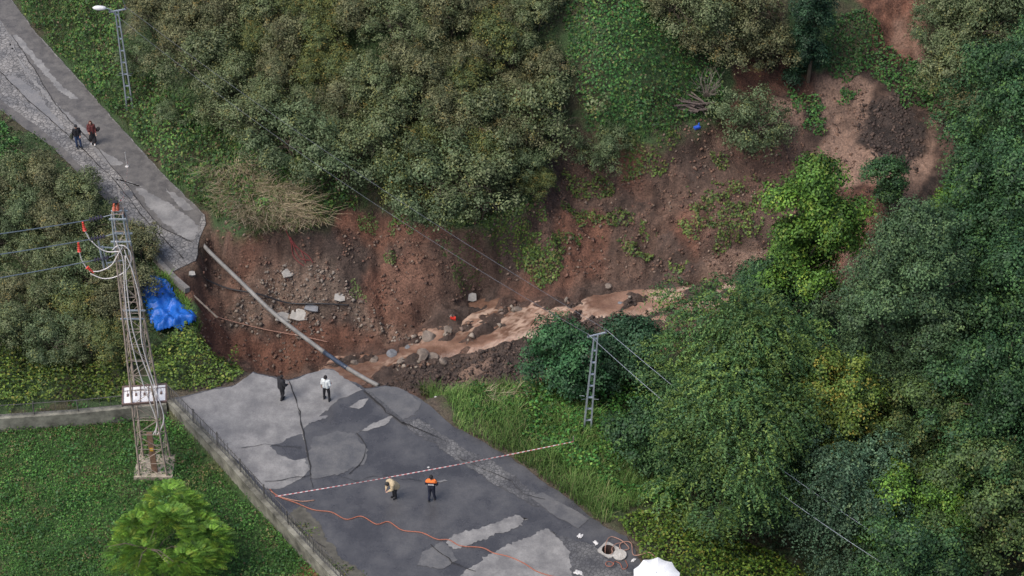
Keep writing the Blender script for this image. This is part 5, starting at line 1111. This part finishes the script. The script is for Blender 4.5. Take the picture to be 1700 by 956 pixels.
def person(label, loc, rz, h, J, top, bottom, shoes, hair, longhair=False, skirt=False, coat=0.0, puffy=.0, hood=None, bare=False, extra=None):
    """J: joints of a 1.75 m figure, facing -Y"""
    D = dict(pel=V3(0,0,.95), waist=V3(0,0,1.1), chest=V3(0,0,1.33), neck=V3(0,.01,1.48), head=V3(0,-.02,1.60), face=V3(0,-1,0), upv=V3(0,0,1),
      shL=V3(.18,0,1.42), elL=V3(.24,.03,1.14), wrL=V3(.24,-.05,.90), shR=V3(-.18,0,1.42), elR=V3(-.24,.03,1.14), wrR=V3(-.24,-.05,.90),
      hiL=V3(.09,0,.92), knL=V3(.10,-.03,.50), anL=V3(.10,.02,.09), hiR=V3(-.09,0,.92), knR=V3(-.10,-.03,.50), anR=V3(-.10,.02,.09))
    D.update(J); s = h/1.75
    root = empty('person', loc, label, 'person', rz=rz); root.scale = (s, s, s)
    side = D['face'].cross(D['upv']).normalized()
    sx_ = (D['shL']-D['shR']).normalized()
    # continuous body
    mb = MB()
    for q in (-1, 1): caps(mb, D['pel']+sx_*.06*q, D['chest']+sx_*.075*q, .105, .105)
    caps(mb, D['chest']+V3(0,0,.02), D['neck'], .085, .055); caps(mb, D['neck'], D['head']-D['upv']*.02, .052, .055)
    hc = D['head']; caps(mb, hc-D['upv']*.05+D['face']*.02, hc+D['upv']*.03, .066, .092, 12); caps(mb, hc+D['face']*.085-D['upv']*.01, hc+D['face']*.105-D['upv']*.025, .012, .014, 6)
    for q in (-1, 1): caps(mb, hc+side*.09*q-D['upv']*.01, hc+side*.092*q+D['upv']*.02, .016, .014, 6)
    for S_ in 'LR':
        sh, el, wr, hi, kn, an = (D[k+S_] for k in ('sh','el','wr','hi','kn','an'))
        caps(mb, D['chest']+V3(0,0,.06), sh, .07, .058); caps(mb, sh, el, .05, .038); caps(mb, el, wr, .038, .026)
        fd = (wr-el).normalized(); sd_ = fd.cross(V3(0,1,.2)).normalized()
        caps(mb, wr, wr+fd*.085, .026, .032); pc = wr+fd*.09; cl = (D['face']*.5+fd).normalized()
        for f in range(4):
            o_ = sd_*(f-1.5)*.019; L = [.062,.075,.07,.055][f]; caps(mb, pc+o_, pc+o_+fd*L*.5, .0095, .009, 6); caps(mb, pc+o_+fd*L*.5, pc+o_+fd*L*.5+cl*L*.5, .009, .008, 6)
        caps(mb, wr+fd*.04+D['face']*.02, wr+fd*.075+D['face']*.055, .011, .010, 6)
        caps(mb, hi, kn, .082, .055); caps(mb, kn, an, .052, .038)
        toe = V3(D['face'].x, D['face'].y, 0); toe = toe.normalized() if toe.length > .2 else V3(0,-1,0)
        caps(mb, an-V3(0,0,.03), V3(an.x, an.y, max(an.z-.055, .035))+toe*.14, .038, .03)
    body = remesh(mb, 'body', M['skin'], root, .010, 2)
    # trousers or skirt
    mb = MB()
    for q in (-1, 1): caps(mb, D['pel']+sx_*.055*q, D['waist']+sx_*.05*q, .125, .115)
    for S_ in 'LR': caps(mb, D['hi'+S_], D['kn'+S_], .105, .08); caps(mb, D['kn'+S_], D['an'+S_]+V3(0,0,.03 if not skirt else .2), .078 if not skirt else .13, .062 if not skirt else .14)
    if skirt: caps(mb, D['pel'], (D['knL']+D['knR'])/2, .14, .16)
    remesh(mb, 'skirt' if skirt else 'trousers', bottom, root, .02, 3)
    # jacket / shirt
    mb = MB(); p_ = puffy
    for q in (-1, 1): caps(mb, D['pel']+sx_*.065*q+V3(0,0,.03-coat), D['chest']+sx_*.08*q, .132+p_, .128+p_)
    caps(mb, D['chest']+V3(0,0,.03), D['neck']-D['upv']*.03, .10+p_, .072)
    for S_ in 'LR':
        sh, el, wr = D['sh'+S_], D['el'+S_], D['wr'+S_]; caps(mb, D['chest']+V3(0,0,.05), sh, .09+p_, .076+p_*.6); caps(mb, sh, el, .07+p_*.6, .058+p_*.5)
        if not bare: caps(mb, el, wr-(wr-el).normalized()*.02, .058+p_*.5, .042+p_*.3)
    jk = remesh(mb, 'jacket' if not bare else 't_shirt', top, root, .018, 3)
    for S_ in 'LR':
        an = D['an'+S_]; toe = V3(D['face'].x, D['face'].y, 0); toe = toe.normalized() if toe.length > .2 else V3(0,-1,0); mb = MB(); b0 = V3(an.x, an.y, max(an.z-.045, .045)); caps(mb, b0-toe*.03, b0+toe*.16, .05, .042); remesh(mb, 'shoe', shoes, root, .015, 2)
    mb = MB(); hb_ = hc-D['face']*.022+D['upv']*.025
    caps(mb, hb_-D['face']*.01, hb_+D['upv']*.03, .103 if hood is None else .118, .098, 12)
    if longhair:
        for q in (-1, 0, 1): caps(mb, hb_+side*.05*q, hb_-D['upv']*.3-D['face']*(.06)+side*.10*q, .07, .06)
        for q in (-1, 1): caps(mb, hb_+side*.075*q, hb_-D['upv']*.30+side*.13*q+D['face']*.06, .045, .045)
    remesh(mb, 'hair' if hood is None else 'hood', hair, root, .014, 2)
    mb = MB()
    for q in (-1, 1): caps(mb, hc+side*.034*q+D['face']*.083+D['upv']*.015, hc+side*.034*q+D['face']*.084+D['upv']*.017, .012, .012, 6)
    mb.build('eyes', M['black'], root)
    mb = MB(); caps(mb, hc-side*.022+D['face']*.084-D['upv']*.052, hc+side*.022+D['face']*.084-D['upv']*.052, .007, .007, 6); mb.build('mouth', bpy.data.materials.get('lips') or mat('lips', (.35,.10,.09), .5, nscale=4), root)
    return root, D, s
BLK = cloth('black_cloth', (.016,.016,.02)); NAV = cloth('navy_cloth', (.012,.016,.035)); JEA = cloth('denim', (.035,.06,.13)); WHT = cloth('white_shirt', (.62,.66,.66)); BEI = cloth('beige_cloth', (.48,.38,.24)); MAR = cloth('maroon_cloth', (.12,.03,.03))
HB = cloth('black_hair', (.015,.012,.012)); HR = cloth('auburn_hair', (.085,.022,.016)); SHW = cloth('white_shoe', (.7,.7,.7)); ORA = cloth('orange_reflective', (.85,.20,.04)); OLI = cloth('olive_cloth', (.05,.055,.04)); DGR = cloth('dark_knit', (.03,.028,.028))
def foot(px, py): return up(P(px, py, .025), 0)
# the pair on the upper road
r1, D1, s1 = person('person in a dark cap, black jacket and jeans standing on the upper road', foot(131,245), .35, 1.64, dict(anL=V3(.14,-.05,.09), knL=V3(.12,-.05,.5), elR=V3(-.25,.06,1.15), wrR=V3(-.2,.12,.95), wrL=V3(.16,-.2,1.0)), BLK, JEA, BLK, HB)
mb = MB(); hc = D1['head']; caps(mb, hc+V3(0,.0,.06), hc+V3(0,0,.075), .107, .10, 12); caps(mb, hc+V3(-.04,-.11,.05), hc+V3(.04,-.11,.05), .03, .03, 8); remesh(mb, 'cap', BLK, r1, .014, 2)
mb = MB(); caps(mb, V3(-.33,.08,.82), V3(-.33,.08,1.0), .12, .10); remesh(mb, 'shoulder_bag', OLI, r1, .02, 2)
r2, D2, s2 = person('person with long auburn hair, maroon top and white shoes on the upper road', foot(155,238), .1, 1.62, dict(elR=V3(-.24,-.05,1.15), wrR=V3(-.16,-.2,1.02), wrL=V3(.26,-.12,.88), anL=V3(.12,-.14,.09), anR=V3(-.12,.02,.09)), MAR, BLK, SHW, HR, longhair=True, skirt=True, coat=.12)
mb = MB(); caps(mb, V3(.36,.1,.95), V3(.42,.1,1.05), .12, .12); remesh(mb, 'shoulder_bag', DGR, r2, .02, 2)
# on the broken edge
person('person in a black coat looking down from the edge of the broken lower road', foot(469,663), PI-.9, 1.66, dict(head=V3(0,-.09,1.57), neck=V3(0,-.04,1.47), chest=V3(0,-.03,1.32), elL=V3(.30,-.05,1.18), wrL=V3(.22,-.25,1.1), elR=V3(-.30,-.05,1.18), wrR=V3(-.2,-.26,1.08), anL=V3(.06,-.02,.09), anR=V3(-.05,.1,.09)), BLK, BLK, BLK, HB, coat=.08, puffy=.05)
person('person in white t-shirt and black trousers at the broken edge of the lower road', foot(543,664), PI-.3, 1.68, dict(anL=V3(.17,-.03,.09), anR=V3(-.15,.06,.09), knL=V3(.15,-.04,.5), knR=V3(-.13,-.02,.5), elR=V3(-.25,.05,1.15), wrR=V3(-.2,-.2,1.05), wrL=V3(.27,-.03,.88)), WHT, BLK, BLK, HB, bare=True)
# near the tape: bending figure in beige, officer in orange and navy
person('person in a beige jacket and dark hood bending forward beside the tape', foot(655,826), -.9, 1.66,
  dict(pel=V3(0,.10,.90), waist=V3(0,.03,1.02), chest=V3(0,-.16,1.16), neck=V3(0,-.30,1.20), head=V3(0,-.42,1.20), face=V3(0,-.7,-.7), upv=V3(0,-.7,.7),
       shL=V3(.18,-.22,1.17), elL=V3(.22,-.28,.92), wrL=V3(.12,-.42,.82), shR=V3(-.18,-.22,1.17), elR=V3(-.22,-.28,.92), wrR=V3(-.08,-.43,.84), hiL=V3(.09,.10,.88), hiR=V3(-.09,.10,.88), knL=V3(.11,-.02,.48), knR=V3(-.10,.0,.48)), BEI, BLK, BLK, DGR, hood=True, coat=.12, puffy=.06)
r6, D6, s6 = person('person in a navy jacket with orange shoulders and a white word on the back', foot(717,831), PI-.1, 1.72, dict(elL=V3(.28,.0,1.16), wrL=V3(.18,-.2,1.06), elR=V3(-.29,.0,1.16), wrR=V3(-.24,-.14,.95), anL=V3(.14,.06,.09), anR=V3(-.13,-.1,.09)), NAV, NAV, BLK, HB, coat=.03)
mb = MB(); caps(mb, V3(-.165,.012,1.405), V3(.165,.012,1.405), .094, .094); caps(mb, V3(-.15,.03,1.36), V3(.15,.03,1.36), .098, .098); caps(mb, V3(.17,.0,1.40), V3(.215,.0,1.31), .086, .08); caps(mb, V3(-.17,.0,1.40), V3(-.215,.0,1.31), .086, .08)
yk = remesh(mb, 'orange_yoke', ORA, r6, .016, 2)
cu = bpy.data.curves.new('t', 'FONT'); cu.body = 'AFAD'; cu.size = .115; cu.extrude = .004; cu.align_x = 'CENTER'; cu.align_y = 'CENTER'; cu.offset = .004
to = bpy.data.objects.new('tmp', cu); COL.objects.link(to); dg = bpy.context.evaluated_depsgraph_get(); dg.update(); tm = bpy.data.meshes.new_from_object(to.evaluated_get(dg)); bpy.data.objects.remove(to)
tm.materials.clear(); o = link('back_lettering', tm, mat('white_print', (.8,.8,.8), .6, nscale=4, namp=.05), r6, V3(0,.152,1.235)); o.rotation_euler = (PI/2, 0, PI)
# beneath the umbrella at the lower edge
ub = P(1085, 985, 0); ub.z = .03
person('person in navy clothes holding the white umbrella at the bottom edge', ub, PI*.6, 1.7, dict(elL=V3(.2,-.1,1.2), wrL=V3(.08,-.24,1.25), elR=V3(-.28,-.06,1.15), wrR=V3(-.38,-.28,1.02)), NAV, NAV, BLK, HB)
uc = P(1090, 951, 2.35); um = empty('umbrella', uc, 'large open white umbrella at the bottom edge of the road', 'umbrella'); um.rotation_euler = (.14, -.05, .2)
NR = 10; n_u = 60; rings = 9; V = []; F = []
for i in range(rings+1):
    t = i/rings
    for k in range(n_u):
        a_ = 2*PI*k/n_u; sc = abs(math.sin(a_*NR/2)); R_ = 1.1*t*(1-.075*sc*t*t); z = -.36*(t**1.9)+.05*sc*t*0-.035*sc*t
        V.append((R_*math.cos(a_), R_*math.sin(a_), z))
for i in range(rings):
    for k in range(n_u): F.append((i*n_u+k, i*n_u+(k+1) % n_u, (i+1)*n_u+(k+1) % n_u, (i+1)*n_u+k))
me = bpy.data.meshes.new('canopy'); me.from_pydata(V, [], F); cn = link('canopy', me, mat('white_fabric', (.80,.81,.82), .6, nscale=3, namp=.05), um); md = cn.modifiers.new('s', 'SOLIDIFY'); md.thickness = .006
for k in range(NR):
    a_ = 2*PI*k/NR; mb = MB(); mb.tube([(1.1*t*math.cos(a_), 1.1*t*math.sin(a_), -.36*t**1.9-.014) for t in (.02,.3,.55,.8,1.0)], .006, 4); mb.build('rib', M['galv'], um)
mb = MB(); mb.tube([(0,0,.10),(0,0,-1.1)], .013, 6); mb.build('shaft', M['galv'], um)
mb = MB(); mb.tube(curve_pts([(0,0,-1.08),(0,0,-1.2),(.05,0,-1.25),(.09,0,-1.18)], 4), .018, 6); mb.build('handle', M['black'], um)
